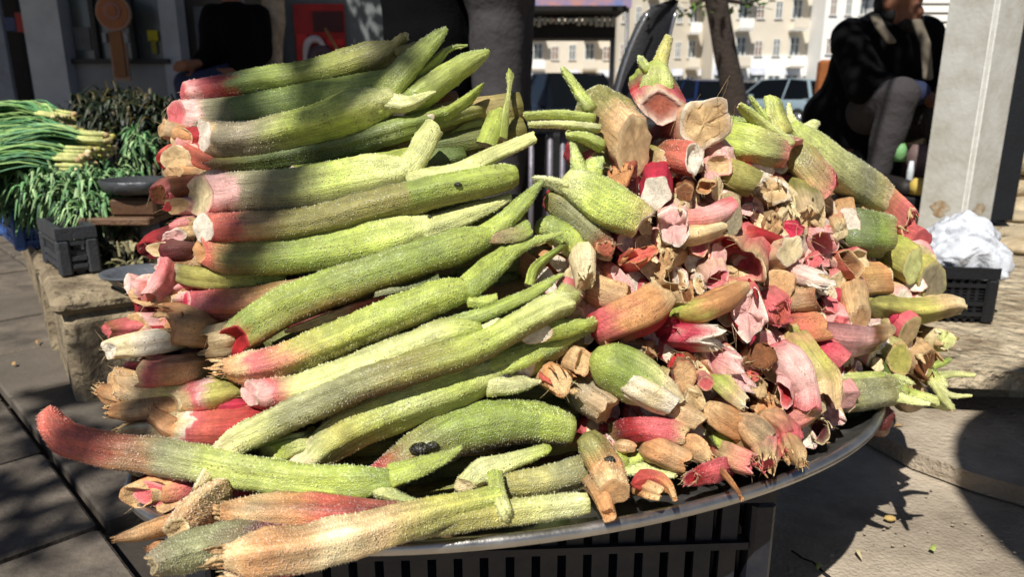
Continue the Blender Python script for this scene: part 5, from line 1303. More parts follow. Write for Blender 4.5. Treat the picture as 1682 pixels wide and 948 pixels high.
K("pinkish red butt peeping above the wilted papery base", [(355, 812, 20), (400, 806, 24), (460, 802, 20), (520, 804, 14)], "PK MG:.3 RD", 'knob', 'PK MG', dz=.012, hair=3)
K("magenta lower edge of a crushed stalk under papery strips", [(360, 866, 8), (400, 868, 13), (440, 864, 10), (480, 860, 6)], "RD MG DR", 'rag', 'PK MG', dz=.006, hair=3)
K("bottommost long stalk with a frayed straw coloured base at the rim", [(372, 916, 24), (430, 912, 38), (500, 902, 38), (580, 884, 36), (660, 860, 31), (740, 838, 25), (830, 818, 20)],
  "SA OR:.12 CR:.3 SA:.45 YG:.7 LG", 'husk', 'SA CR', dz=-.018, bumps=3600, husk='SA CR TN OR', hl=1.5, hc=12, hs=.1, streak=.14, ribs=.05)
K("fuzzy yellowish stalk resting flat along the tray rim", [(650, 878, 12), (720, 862, 18), (800, 848, 20), (880, 838, 19), (930, 832, 18), (966, 828, 17)],
  "GY OL YG PG:.8 PG", 'rag', 'SA TN', dz=-.004, bumps=2600, tip=.9, hair=2)
K("olive stalk with brownish stripes passing behind the short tan stump", [(800, 806, 20), (850, 800, 26), (910, 790, 28), (970, 772, 28), (1030, 758, 24)], "OL YG GG OL LG", 'rag', 'PG TN', dz=.004, bumps=2400,
  forks=[dict(pts=[(1010, 768, 18), (1050, 748, 13), (1082, 730, 9)], cols="LG LG"), dict(pts=[(1020, 770, 14), (1070, 772, 12), (1110, 782, 6)], cols="PG PG")])
K("small pale forked twig end near the tray middle", [(762, 796, 14), (790, 778, 20), (820, 766, 17), (860, 752, 12), (905, 736, 8)], "PG PG LG", 'rag', 'PG CR', dz=-.01, bumps=500)
K("stubby pale green twig hanging straight down over the rim stalk", [(812, 780, 13), (816, 806, 13), (828, 838, 12), (834, 854, 8)], "LG PG PG", 'rag', 'PG CR', dz=-.022, bumps=400, hair=0)
K("dark hollow stalk glimpsed beneath the arched warty one", [(820, 760, 14), (870, 738, 16), (930, 728, 15), (980, 720, 12)], "GG OL DG", 'rag', 'PG OL', dz=.03, bumps=400)
K("short tan stump with a black spot standing across the rim", [(1010, 808, 26), (998, 776, 30), (980, 744, 29), (962, 716, 24)], "SA TN:.2 OR:.5 OL:.9 OL", 'cut', 'SA TN', dz=-.03, bumps=700, slant=.3, sa=.4, knots=((1000, 756, 7),), tip=.8, hair=0)
K("small brown peg under the tan stump", [(1000, 846, 14), (992, 824, 16), (978, 802, 14), (965, 790, 12)], "OR TN TN", 'dish', 'SA OR', dz=-.012, bumps=100, hair=0)
# ---- butts at the left edge
K("white peeled cylinder butt sticking out on the left", [(180, 574, 18), (215, 566, 24), (262, 560, 25), (300, 556, 20)], "CR CR WH PG", 'rag', 'CR WH', dz=-.01, slant=-.3, hair=8)
K("fibrous brown collar of a husk beside the white butt", [(270, 530, 30), (292, 534, 36), (322, 540, 32), (352, 546, 24)], "BR OR:.3 TN:.6 OR", 'hollow', 'TN BR', dz=.0, hair=22, ribs=.05, streak=.25, lump=.1, facet=.05, groove=.01, husk='TN BR OR', hl=.7)
K("hollow orange husk gaping below the white butt", [(232, 600, 26), (262, 608, 30), (300, 606, 28), (340, 600, 22)], "SA PK:.2 OR OL", 'hollow', 'LP BR', dz=-.002, open_=.5, ga=.4, flare=.3, rag=.4, hair=10)
K("rough tan stalk butt low on the left side", [(186, 628, 22), (220, 640, 28), (280, 650, 26), (350, 650, 20)], "TN SA:.3 YG OL", 'rag', 'SA TN', dz=.008, bumps=1400, hair=12)
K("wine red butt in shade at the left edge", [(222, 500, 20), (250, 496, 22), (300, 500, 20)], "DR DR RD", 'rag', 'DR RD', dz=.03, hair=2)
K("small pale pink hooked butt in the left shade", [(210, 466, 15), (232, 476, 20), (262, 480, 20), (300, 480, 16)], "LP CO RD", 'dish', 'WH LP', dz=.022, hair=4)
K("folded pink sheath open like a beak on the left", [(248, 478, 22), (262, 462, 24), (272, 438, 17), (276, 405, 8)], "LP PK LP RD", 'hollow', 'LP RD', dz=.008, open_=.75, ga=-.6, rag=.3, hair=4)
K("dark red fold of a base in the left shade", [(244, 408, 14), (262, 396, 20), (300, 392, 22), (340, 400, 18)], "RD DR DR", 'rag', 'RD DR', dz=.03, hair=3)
K("tall dark purple base between two pale butts", [(266, 414, 18), (290, 412, 26), (330, 412, 24)], "DR PU BR", 'knob', 'DR PU', dz=.016, hair=2)
K("brown crumpled base high on the left edge", [(262, 318, 16), (282, 308, 24), (320, 302, 24), (360, 300, 18)], "PK BR:.3 DR", 'rag', 'PK BR', dz=.02, hair=8, lump=.2, ribs=.08)
K("smooth bright red butt near the top left", [(272, 262, 16), (284, 256, 24), (310, 252, 24), (350, 256, 18)], "CO RD RD", 'knob', 'CO RD', dz=.034, hair=0, slant=.6, sa=1)
K("dry tan pointed husk at the top left corner", [(268, 208, 9), (286, 214, 18), (314, 222, 22), (350, 236, 18)], "SA TN OR DR", 'rag', 'SA TN', dz=.024, hair=6)
K("peeled reddish strip slanting under the oval cream cut", [(290, 230, 14), (320, 248, 18), (350, 262, 20), (400, 268, 14)], "LP CO RB RB", 'rag', 'LP CO', dz=.018, hair=3, streak=.15)
K("small folded pink and cream tip above the scarred stalk", [(330, 296, 12), (352, 290, 14), (380, 292, 10)], "CR LP RD", 'rag', 'CR LP', dz=-.004, hair=2)
K("rosy thin base hanging below the brown crumpled one", [(278, 346, 10), (290, 328, 15), (300, 312, 13)], "RD CO RD", 'rag', 'PK RD', dz=.022, hair=2)
K("pink frilled scrap above the dark red fold", [(288, 372, 12), (308, 366, 15), (334, 362, 12)], "PK LP RD", 'rag', 'PK LP', dz=.018, hair=6, lump=.2)
K("faded pink and brown butt under the wine red one", [(176, 542, 15), (205, 538, 18), (240, 536, 18), (280, 536, 14)], "BR PK:.4 BR", 'rag', 'BR PK', dz=.02, hair=8)
K("curly dry brown husk end at the left edge", [(164, 640, 14), (182, 646, 20), (214, 652, 22), (262, 660, 18)], "BR TN BR", 'husk', 'BR TN', dz=.018, husk='BR TN SA', hl=1.0, hair=16, streak=.2)
K("long fibrous orange husk above the cream banded stalk", [(184, 676, 16), (214, 672, 24), (262, 666, 24), (310, 662, 20)], "OR SA:.3 OR TN", 'husk', 'SA OR', dz=.004, husk='OR SA TN', hl=.9, streak=.22, ribs=.05)
K("shredded straw husk next to the coral tipped jutting stalk", [(196, 712, 13), (226, 706, 22), (262, 702, 24), (300, 700, 20)], "SA CR TN", 'husk', 'SA BR', dz=.008, husk='SA CR BR TN', hl=1.0, hc=13, streak=.3, hair=14)
K("pink banded yellow stub ending against the wine sided stalk", [(286, 660, 20), (320, 652, 26), (360, 644, 25), (410, 640, 22)], "SA PK:.25 LP:.4 YG:.5 OL", 'rag', 'CR SA', dz=-.006, hair=8, bumps=300)
K("bright orange husk tongue left of the cream band", [(246, 676, 10), (262, 690, 16), (284, 706, 20), (306, 716, 16)], "OR OR PK", 'rag', 'OR SA', dz=-.008, hair=6)
K("smooth rosy red slab with a broad cream fibrous band", [(276, 704, 30), (318, 704, 37), (322, 704, 38), (380, 702, 40), (440, 694, 34), (490, 690, 26)], "SA CR:.1 WH:.2 WH:.205 PK:.21 CO:.4 RD:.8 RD", 'rag', 'OR SA', dz=-.001, hair=6, streak=.03, lump=.04)
K("crimson sliver above the rosy slab", [(318, 676, 8), (350, 670, 12), (400, 668, 12), (440, 668, 8)], "RD MG RD", dz=.0, hair=0)
K("pale green crumpled flake between crossing stalks", [(440, 744, 14), (470, 736, 22), (500, 726, 18), (520, 716, 8)], "LG PG LG", 'rag', 'PG PG', dz=-.012, lump=.2, hair=0, flat=.5)
K("pink and straw open base below the jutting stalk", [(226, 816, 14), (256, 806, 24), (300, 800, 28), (350, 796, 22)], "SA OR:.15 PK:.4 DR DR", 'hollow', 'OR SA', dz=.012, open_=.5, hair=5, streak=.15)
K("warty tan blunt stalk at the lower left", [(292, 872, 26), (312, 852, 33), (340, 826, 30), (372, 800, 24)], "TN TN:.2 SA:.5 TN", 'rag', 'CR SA', dz=-.014, bumps=2600, hair=2, rag=.1)
K("thin twisted brown husk poking far out at the lower left", [(190, 886, 7), (216, 880, 11), (260, 866, 16), (310, 850, 15), (350, 838, 12)], "BR TN:.2 OR TN", 'husk', 'BR TN', dz=-.004, husk='BR TN', hl=1.0, hair=20, streak=.2)
K("dull grey purple stalk slanting down at the lower left", [(252, 930, 18), (290, 912, 29), (350, 898, 32), (430, 884, 30), (500, 874, 24)], "GY GG:.2 GG:.4 PU DR", 'rag', 'SA GY', dz=.004, bumps=2200, hair=2, rag=.3)
K("tiny withered scrap dangling under the twisted husk", [(244, 902, 6), (256, 900, 10), (274, 892, 10)], "BR OR BR", 'husk', 'BR OR', dz=.02, husk='BR OR', hl=1.2, hair=10)
K("curled straw flap with pink edge at the very bottom", [(370, 940, 14), (430, 934, 20), (500, 926, 16), (560, 910, 10)], "CR PK RD DR", 'husk', 'CR SA', dz=.0, husk='CR SA', hl=.8)
# ---- green shoots in the gap between the two heaps
K("upright pale green sliver in front of the trouser leg", [(826, 230, 14), (830, 190, 12), (836, 150, 6), (838, 124, 2)], "LG PG LG", dz=.016, bumps=200, hair=0, flat=.5)
K("wide pale membrane between the forked stalk and upright sliver", [(720, 250, 22), (770, 225, 26), (812, 205, 18), (826, 180, 8)], "LG PG LG", dz=.05, bumps=100, hair=0, flat=.45)
K("bright green upright stub behind the pale forked arm", [(800, 240, 18), (812, 212, 18), (822, 180, 14)], "LG LG", dz=.028, bumps=200, hair=0)
K("narrow fuzzy shoot in the dark gap below the big green stalk", [(1002, 410, 13), (980, 390, 20), (940, 352, 22), (900, 320, 20)], "BR GG:.3 GG OL", 'knob', 'OR BR', dz=.006, bumps=1500, hair=2)
K("rounded green shoulder at the centre gap", [(960, 420, 16), (930, 390, 24), (900, 375, 20), (880, 380, 10)], "OL LG G LG", 'rag', 'GY OL', dz=.014, bumps=900, hair=0)
K("small green leaf stub crossing the centre gap", [(870, 470, 16), (880, 440, 14), (920, 408, 7), (940, 396, 2)], "LG G OL", dz=-.004, bumps=200, hair=0, flat=.5)
K("pink and pale scrap beside the cream tongue", [(918, 462, 8), (938, 470, 13), (958, 480, 11)], "PK RD LP", 'rag', 'PK LP', dz=-.01, hair=8)
K("wilted grey green ragged top near the middle of the heap", [(912, 500, 18), (932, 486, 20), (950, 470, 14)], "LG GY WH", 'rag', 'WH GY', dz=-.012, hair=10, bumps=300, lump=.2)
K("light green pointed prong at the centre of the heap", [(880, 548, 18), (930, 540, 17), (965, 534, 10), (984, 532, 3)], "LG LG LG", dz=-.018, bumps=300, hair=0, flat=.6)
K("olive leaf flap under the light green prong", [(850, 610, 22), (900, 580, 18), (940, 566, 10), (962, 560, 4)], "G OL OL", dz=.004, bumps=400, hair=0, flat=.4)
# ---------------------------------------------------------------- the right heap: butts facing the viewer
E("largest cream cut at the crest with peeling red skin", 1160, 200, 45, -40, 24, "CR PK:.15 RD:.4 BR", 'rag', 'WH SA', rec=.10, lobes=.1, rag=.2, dz=-.006, slant=.5, sa=0, hair=10)
E("brownish red hollow butt second on the crest", 1085, 176, 37, -12, -30, "CR PK:.1 RD:.3 OL:.7 LG", 'dish', 'WH RB', rec=.09, dz=.004, slant=.6, sa=3.3, hair=8,
  forks=[])
K("upright pale green stalk with a broken forked top against the chair", [(1076, 178, 26), (1078, 140, 27), (1076, 116, 26), (1070, 104, 22)], "GG LG:.4 PG LG", dz=.035, bumps=1600, hair=0,
  forks=[dict(pts=[(1066, 116, 14), (1056, 104, 12), (1052, 94, 6)], cols="LG LG"), dict(pts=[(1082, 112, 14), (1088, 90, 11), (1098, 60, 7)], cols="YG YG")])
E("massive olive brown stalk with a cream half moon cut", 1042, 240, 46, -48, -46, "SA TN:.12 OL:.4 OL:.7 LG", 'cut', 'CR SA', rec=.06, dz=-.01, slant=.7, sa=3.7, facet=.03, bumps=2600, r2=1.02, under="RD RB OL OL",
  forks=[dict(pts=[(970, 180, 20), (950, 150, 15), (926, 114, 9)], cols="LG LG"), dict(pts=[(975, 195, 16), (920, 188, 13), (862, 190, 11)], cols="LG LG"),
         dict(pts=[(985, 210, 13), (930, 204, 11), (868, 204, 7)], cols="PG PG"), dict(pts=[(990, 240, 20), (960, 225, 17), (930, 222, 8)], cols="LG LG")])
K("thin spiky green shoot under the massive stalk", [(1010, 290, 18), (980, 262, 17), (950, 240, 12), (932, 214, 5)], "GG LG LG", dz=.02, bumps=800, hair=0)
E("small russet pyramid shaped butt", 1018, 290, 27, 10, -14, "RB RB BR", 'knob', 'RB OR', rec=.07, dz=-.004, hair=1)
E("reddish warty stalk with a green hole in its whitish cut", 1140, 262, 26, -44, -8, "CO RB:.3 TN OL", 'dish', 'WH WH', rec=.04, dz=-.01, bumps=1000, knots=(), slant=.3)
E("magenta skinned butt over a clean white disc", 1078, 316, 25, 0, -24, "MG RD:.6 DR", 'cut', 'WH WH', rec=.03, dz=-.014, slant=.5, sa=3.14, hair=0)
E("pinkish white flaky butt right of the holed cut", 1180, 272, 24, -12, 4, "LP TN BR", 'dish', 'LP SA', rec=.08)
E("little brown bud like butt above the pink bodies", 1124, 314, 18, 4, -16, "BR RB BR", 'knob', 'TN BR', rec=.08, dz=-.004)
E("curled tan scroll butt beside the brown bud", 1162, 308, 18, 2, -12, "SA TN BR", 'hollow', 'SA OR', rec=.08, dz=-.004, open_=.6, ga=2)
E("smooth olive stalk with a grey green disc", 1242, 302, 22, -44, -16, "OL YG:.3 OL BR", 'cut', 'GY GY', rec=.03, dz=-.012, slant=.15, hair=0, r2=1.2)
E("whitish rind and brown flesh butt behind the grey disc", 1270, 312, 32, -26, -4, "SA BR:.4 BR", 'rag', 'WH SA', rec=.08, dz=.006, slant=.3)
E("pale warty stalk ending in a notched pink lip", 1302, 252, 28, -90, -22, "PK OL:.16 LG:.4 G PG", 'dish', 'LP PK', rec=.05, dz=.002, bumps=2600, r2=1.55, slant=.6, sa=1.2, hair=2)
E("large olive stalk with a split pink nose", 1360, 318, 31, -70, -84, "PK TN:.14 OL:.3 LG:.8 LG", 'hollow', 'PK CO', rec=.05, dz=.0, bumps=2400, open_=.5, ga=3.0, r2=1.1,
  forks=[dict(pts=[(1290, 238, 26), (1258, 210, 18), (1232, 186, 13), (1214, 172, 8)], cols="LG PG"), dict(pts=[(1285, 220, 24), (1275, 190, 20), (1270, 164, 16)], cols="LG YG"), dict(pts=[(1260, 200, 12), (1245, 178, 9), (1232, 158, 5)], cols="LG LG")])
K("pale warty stalk with a black hole at the far right top", [(1444, 324, 28), (1424, 312, 32), (1380, 284, 32), (1330, 240, 26), (1300, 205, 20)], "SA YG:.14 GG:.3 PG:.7 LG", 'dish', 'CR CR', dz=.012, bumps=3200, hair=2, knots=((1436, 332, 7),),
  forks=[dict(pts=[(1310, 215, 12), (1304, 200, 8), (1298, 188, 6), (1296, 170, 3)], cols="PG PG"), dict(pts=[(1315, 225, 13), (1330, 208, 11), (1340, 200, 8)], cols="PG PG")])
E("olive stalk drooping into a ragged pale end", 1325, 362, 32, -20, -56, "SA OL:.2 YG:.5 DG", 'rag', 'CR SA', rec=.05, dz=.0, rag=.4)
E("dark olive stalk with a tall pinkish white cut on the right", 1458, 388, 36, -60, -6, "OL G:.2 DG:.5 DG", 'cut', 'WH LP', rec=.04, dz=-.008, slant=.55, sa=1.4, bumps=1500, r2=1.15, hair=2)
E("pink and tan side sheath at the upper right edge", 1495, 366, 24, -26, -24, "PK OR TN", 'rag', 'CR PK', rec=.05, dz=.024)
E("square pink chunk at the right edge near the bag", 1512, 398, 22, -26, -12, "PK CO CR", 'cut', 'PK PK', rec=.05, dz=.016, hair=0)
E("yellow green cylinder with translucent cut edge", 1500, 438, 28, -34, -20, "YG LG:.3 OL", 'cut', 'PG PG', rec=.04, dz=.0, slant=.4, sa=3.1, hair=0)
E("olive translucent slanted end near the black crate", 1532, 464, 30, -40, -34, "YG YG:.3 LG OL", 'cut', 'PG GY', rec=.05, dz=.012, slant=.6, sa=3.0, hair=0)
E("orange olive plug beneath the tall pinkish cut", 1452, 456, 26, -44, 2, "OR OL:.4 OL", 'cut', 'SA OR', rec=.05, dz=-.004, slant=.4, sa=2.8, hair=0)
K("long straw yellow husk pointing right toward the crate", [(1574, 502, 14), (1548, 500, 22), (1510, 508, 25), (1470, 508, 24), (1430, 500, 20)], "CR SA:.2 YG:.5 OL", 'rag', 'CR SA', dz=.012, streak=.18, ribs=.05, hair=4, husk='CR SA', hl=.6, hc=5)
E("vivid magenta stub on a green body at the right", 1494, 545, 28, -46, -34, "PK MG:.3 MG:.5 G:.6 DG", 'cut', 'PG SA', rec=.04, dz=-.006, slant=.3, sa=2.7, r2=.95, hair=2)
E("green striped pale butt lowest right of the magenta stub", 1552, 556, 21, -30, -4, "CR PG LG DG", 'rag', 'CR PG', rec=.05, dz=.016)
E("crumpled tan and brown husk at the right lower edge", 1520, 602, 26, -26, -22, "TN SA:.3 BR", 'rag', 'SA BR', rec=.05, dz=.008, husk='TN SA BR', hl=.8, lump=.2, hair=8)
E("downward cone with a magenta top and freckled tan tip", 1412, 528, 18, -10, -44, "SA TN:.3 MG:.65 RD", 'rag', 'CR TN', rec=.03, dz=-.016, r2=1.7)
E("splintered pink and white butt", 1352, 462, 24, -48, -18, "WH LP:.3 PK DR", 'rag', 'WH LP', rec=.03, dz=-.012, rag=.5, streak=.15)
E("round orange butt with a curled brown rim", 1398, 434, 24, -24, 0, "CO OR:.3 TN", 'hollow', 'SA BR', rec=.06, dz=-.008, hair=8)
E("folded pink sheath under the drooping olive stalk", 1362, 402, 32, -28, -24, "LP PK:.3 CO:.6 RD", 'hollow', 'LP PK', rec=.04, dz=-.004, open_=.7, ga=.5, rag=.3)
E("knobbly cream shoulder right of the crimson fold", 1378, 380, 18, -12, -16, "SA CO RD", 'rag', 'SA CR', rec=.05, dz=-.002, lump=.2)
E("long oval cream cut with a dark flaky upper rim", 1298, 412, 30, -30, 14, "SA LP:.3 BR", 'cut', 'WH CR', rec=.06, dz=-.014, slant=.3, sa=0, flat=.75, roll=1.4, hair=10)
K("glossy scarlet stalk end behind the long oval cut", [(1206, 392, 16), (1236, 386, 19), (1262, 392, 16), (1290, 400, 10)], "CO RD:.3 RD", 'knob', 'CO RD', dz=.01, hair=0, lump=.03)
E("crimson and purple fold just under the crest row", 1300, 378, 18, -6, -12, "MG DR", 'rag', 'PK MG', rec=.05, dz=.004, lump=.2)
E("tan green lump left of the crimson fold", 1270, 372, 20, -12, -10, "TN GY BR", 'rag', 'SA TN', rec=.06, dz=.006)
E("wide peach and pink crumpled sheath near the heap middle", 1212, 426, 42, 14, -26, "SA PK:.3 CO:.7 RD", 'hollow', 'CR PK', rec=.05, dz=-.012, open_=.65, ga=2.6, flare=.25, rag=.5, hair=14, lump=.14)
E("slender grey spear shaped cut hanging down", 1203, 362, 17, -6, -30, "GY SA TN", 'cut', 'GY GY', rec=.03, dz=-.018, slant=1.2, sa=3.1, hair=0, r2=1.0)
K("rosy bent stalk lying below the tan scroll", [(1196, 342, 22), (1166, 356, 24), (1130, 362, 22), (1106, 358, 16)], "PK LP:.3 CO:.7 PK", 'round', 'CO PK', dz=-.004, hair=0)
E("purple streaked white crumpled butt", 1106, 372, 33, 4, -18, "LP CR:.3 TN", 'rag', 'WH LP', rec=.05, dz=-.014, rag=.5, slant=.3, hair=10, lump=.12)
K("tan and white cone pointing right near the spear cut", [(1182, 372, 6), (1160, 378, 18), (1134, 384, 20), (1110, 380, 14)], "CR SA TN", 'rag', 'CR SA', dz=-.006)
K("huge light green warty stalk with a rough cream cut", [(1052, 366, 30), (1034, 356, 34), (1000, 342, 40), (960, 318, 44), (925, 298, 42)], "TN YG:.15 LG:.4 LG PG", 'rag', 'WH SA', dz=-.006, bumps=5200, hair=4,
  forks=[dict(pts=[(930, 310, 24), (905, 300, 16), (878, 294, 10)], cols="PG PG"), dict(pts=[(955, 295, 22), (950, 270, 16), (944, 245, 8), (936, 220, 3)], cols="LG LG"), dict(pts=[(970, 290, 22), (975, 270, 18), (990, 262, 10)], cols="LG LG")])
E("russet round nub under the huge light green stalk", 994, 408, 17, -10, -10, "RB BR OL", 'knob', 'TN RB', rec=.05, dz=-.012, hair=3)
E("cream tongue with a scarlet patch on its shoulder", 962, 462, 16, -6, -42, "CR CR:.4 SA:.6 CO:.8 TN", 'round', 'CR SA', rec=.02, dz=-.022, r2=1.5, hair=1)
E("torn vermilion butt with an orange crown", 1052, 418, 25, -22, 18, "CO RD:.3 DR", 'rag', 'OR CO', rec=.05, dz=-.01, rag=.7, hair=6)
E("tan wrinkled body right of the vermilion butt", 1090, 432, 25, 24, -14, "TN OR OL", 'rag', 'SA TN', rec=.06, dz=-.004)
E("curled hollow husk with a white torn edge", 1110, 460, 26, -30, 8, "TN OL:.5 BR", 'hollow', 'CR BR', rec=.05, dz=-.006, open_=.5, ga=.8, hair=14)
E("broad smooth olive and cream stalk in the left centre", 1034, 492, 38, -60, -16, "TN SA:.2 OL:.5 OL", 'round', 'SA TN', rec=.03, dz=-.004, r2=1.1, hair=1)
K("large bent orange pink stalk across the left centre", [(1088, 490, 32), (1066, 510, 40), (1030, 528, 36), (994, 546, 22)], "SA OR:.2 OR:.5 PK:.7 RD", 'rag', 'SA OR', dz=-.018, hair=10, under="RD RD TN")
E("pale tan nub right of the bent orange stalk", 1130, 492, 23, -30, 0, "SA TN TN", 'round', 'SA BR', rec=.05, dz=-.012)
E("cream sliver in the shadow below the wide sheath", 1150, 470, 15, 2, -14, "WH CR TN", 'rag', 'WH SA', rec=.05, dz=-.004)
E("peach hollow cup hanging from the wide sheath", 1180, 456, 24, -20, -30, "LP SA:.4 OL", 'hollow', 'LP PK', rec=.05, dz=-.008, open_=.6, ga=.5)
K("yellow green and orange stalk slanting up to a brown tip", [(1216, 478, 20), (1190, 496, 26), (1150, 512, 26), (1118, 522, 14)], "SA OR:.25 OR:.6 LG:.8 LG", 'rag', 'SA TN', dz=-.014, hair=8)
E("cracked pink and white butt with a crimson drip", 1228, 514, 34, -8, -26, "PK TN:.4 TN", 'rag', 'WH LP', rec=.04, dz=-.016, rag=.5, hair=10, husk='MG RD LP', hl=.7, hc=5, lump=.14)
E("smooth coral pink cup with a scalloped edge", 1282, 514, 28, -22, -16, "PK CO:.4 RD", 'round', 'PK CO', rec=.04, dz=-.014, r2=1.3, hair=4)
E("sunlit tan square above the coral cup", 1280, 468, 26, 6, 18, "SA TN PK", 'cut', 'SA TN', rec=.07, dz=.006, hair=1)
E("brown scaly knob with an eye shaped hollow", 1342, 492, 25, -40, 4, "BR TN:.3 OL:.6 OL", 'dish', 'BR TN', rec=.03, dz=-.012, lump=.14, bumps=300)
E("smooth orange stalk like a bent finger", 1350, 536, 26, -48, 8, "OR CO:.3 CO:.6 SA", 'round', 'OR CO', rec=.03, dz=-.01, hair=1)
E("yellow green bit behind the orange finger", 1304, 550, 17, -12, -4, "SA YG OL", 'rag', 'SA YG', rec=.05, dz=-.004)
E("white and magenta split butt left of centre", 1176, 556, 30, -60, 0, "WH MG:.15 MG:.4 RD DR", 'rag', 'WH WH', rec=.03, dz=-.016, slant=.4, sa=.5, rag=.6, hair=14)
E("wrinkled crimson crest over the split butt", 1112, 534, 17, -28, 4, "MG RD DR", 'rag', 'PK MG', rec=.04, dz=-.006, lump=.25)
K("wide lipped peach and brown husk on the right side", [(1446, 556, 16), (1420, 562, 26), (1380, 562, 28), (1340, 556, 20)], "SA BR:.3 LP:.5 DR", 'hollow', 'SA BR', dz=-.006, open_=.65, ga=.3, rag=.5, hair=8, streak=.15)
E("faded rose body above the wide lipped husk", 1376, 536, 24, -14, -24, "LP PK TN", 'round', 'LP PK', rec=.05, dz=-.004)
E("greyish pink twist beneath the freckled cone", 1424, 556, 15, 4, -20, "WH LP PK", 'rag', 'WH LP', rec=.04, dz=-.018, lump=.2)
E("dark brown hairy nut shaped butt", 1252, 586, 25, -16, 12, "BR OR:.3 RD", 'knob', 'BR BR', rec=.05, dz=-.016, bumps=900, hair=16, lump=.15)
E("small crimson and cream crumpled butt", 1212, 612, 26, -34, -18, "LP PK:.4 RD", 'rag', 'WH LP', rec=.04, dz=-.014, rag=.6, hair=10)
E("vivid pink barrel with a tan cut", 1380, 594, 20, -36, -26, "PK MG:.2 MG:.5 RD", 'cut', 'SA LP', rec=.03, dz=-.01, slant=.2, hair=1)
K("broad pale pink sheath sweeping down the right centre", [(1322, 672, 14), (1318, 640, 26), (1300, 606, 32), (1278, 582, 24)], "PK LP:.3 LP:.6 MG", 'rag', 'PK LP', dz=-.016, hair=6, streak=.12)
K("tan and green sheath with a gaping dark mouth", [(1352, 648, 30), (1346, 618, 32), (1326, 590, 28), (1304, 562, 16)], "SA SA:.2 YG:.5 TN OL", 'hollow', 'SA BR', dz=-.016, rag=.5, hair=10, slant=.2)
K("straw coloured lower lip of the gaping mouth", [(1346, 672, 10), (1324, 684, 20), (1300, 694, 20), (1280, 700, 10)], "CR OR:.4 PK MG", 'rag', 'CR SA', dz=-.006, hair=5, open_=.4)
E("rolled pink fold curled like an ear", 1286, 648, 21, 4, -26, "LP PK:.3 PK:.6 MG", 'hollow', 'LP RD', rec=.02, dz=-.022, open_=.6, ga=1.2, hair=2)
E("pale rose stump at the right end of the tray", 1388, 658, 24, -16, -20, "LP PK TN", 'cut', 'LP LP', rec=.04, dz=-.006, hair=1, slant=.2)
E("dark hollow with cream splinters above the tray", 1346, 708, 22, -12, -14, "PU BR DR", 'hollow', 'CR PU', rec=.05, dz=.004, husk='CR SA RD', hl=.8, hc=5)
K("olive warty stalk pointing right off the tray with leafy prongs", [(1384, 656, 24), (1420, 646, 28), (1462, 642, 24), (1490, 640, 18)], "OL GG OL LG", dz=.012, bumps=2200, hair=0,
  forks=[dict(pts=[(1470, 650, 12), (1500, 658, 9), (1528, 664, 4)], cols="PG PG"), dict(pts=[(1450, 630, 12), (1480, 622, 10), (1500, 632, 4)], cols="PG LG")])
K("thin pale green leaf stub above the warty stalk", [(1376, 622, 9), (1410, 622, 10), (1450, 620, 9), (1482, 632, 4)], "PG LG PG", dz=.004, bumps=200, hair=0)
K("claw like green shoots reaching farthest right", [(1500, 600, 14), (1530, 620, 14), (1552, 636, 10)], "OL LG PG", dz=.03, bumps=200, hair=0,
  forks=[dict(pts=[(1530, 620, 9), (1565, 614, 8), (1602, 616, 5)], cols="PG PG"), dict(pts=[(1530, 625, 9), (1558, 648, 7), (1596, 650, 3)], cols="PG PG"),
         dict(pts=[(1530, 625, 8), (1552, 656, 7), (1566, 674, 4)], cols="PG PG"), dict(pts=[(1510, 605, 9), (1540, 598, 8), (1560, 590, 5)], cols="G LG")])
K("green shoots low behind the right tray end", [(1440, 600, 12), (1470, 640, 12), (1520, 655, 10), (1560, 668, 4)], "DG LG PG", dz=.04, bumps=200, hair=0)
K("big stalk with a long white slanting cut in the lower centre", [(1094, 662, 22), (1072, 646, 33), (1040, 622, 40), (1000, 598, 36), (975, 582, 24)], "CR CR:.15 PG:.35 G:.6 G LG", 'cut', 'WH CR', dz=-.02, slant=.9, sa=.1, bumps=500, hair=3, lump=.03)
K("flat peeled ivory facet on the big lower centre stalk", [(1104, 668, 16), (1076, 654, 23), (1036, 632, 22), (1004, 612, 10)], "WH CR:.3 WH:.7 SA", 'cut', 'CR SA', dz=-.032, flat=.6, roll=0, hair=2, lump=.02)
E("peach hollow tipped peg left of the big white cut", 958, 596, 22, -24, -12, "SA OR TN", 'dish', 'TN SA', rec=.04, dz=-.014, hair=4)
E("orange shredded husk at the end of the lime stalk", 920, 624, 25, -26, -14, "OR SA:.3 PK OL", 'rag', 'OR SA', rec=.04, dz=-.012, husk='OR SA CO', hl=.9, hc=8, hair=12)
E("mottled green and tan cut stalk under the orange husk", 998, 676, 25, -44, -30, "TN GY:.3 LG:.6 GG", 'cut', 'SA TN', rec=.03, dz=-.012, bumps=900, rag=.2, slant=.3)
E("small crumbly tan butt in the middle hollow", 1008, 568, 17, 4, -10, "TN SA RD", 'rag', 'SA BR', rec=.05, dz=-.004, lump=.2)
E("dull tan wedge behind the big white cut", 1042, 580, 22, 12, -8, "TN GY TN", 'round', 'TN GY', rec=.04, dz=-.002)
E("little brown leaning peg near the middle", 1072, 578, 12, -16, 12, "BR TN TN", 'rag', 'BR TN', rec=.03, dz=-.01)
E("crushed brown and scarlet stub in the dark hollow", 1112, 592, 16, 30, 4, "BR RD:.4 DR", 'rag', 'BR RD', rec=.04, dz=-.002, lump=.2)
E("netted brown base over the cream wedge", 1126, 618, 25, -10, -16, "BR TN:.4 OR", 'rag', 'BR TN', rec=.04, dz=-.012, bumps=300, hair=12)
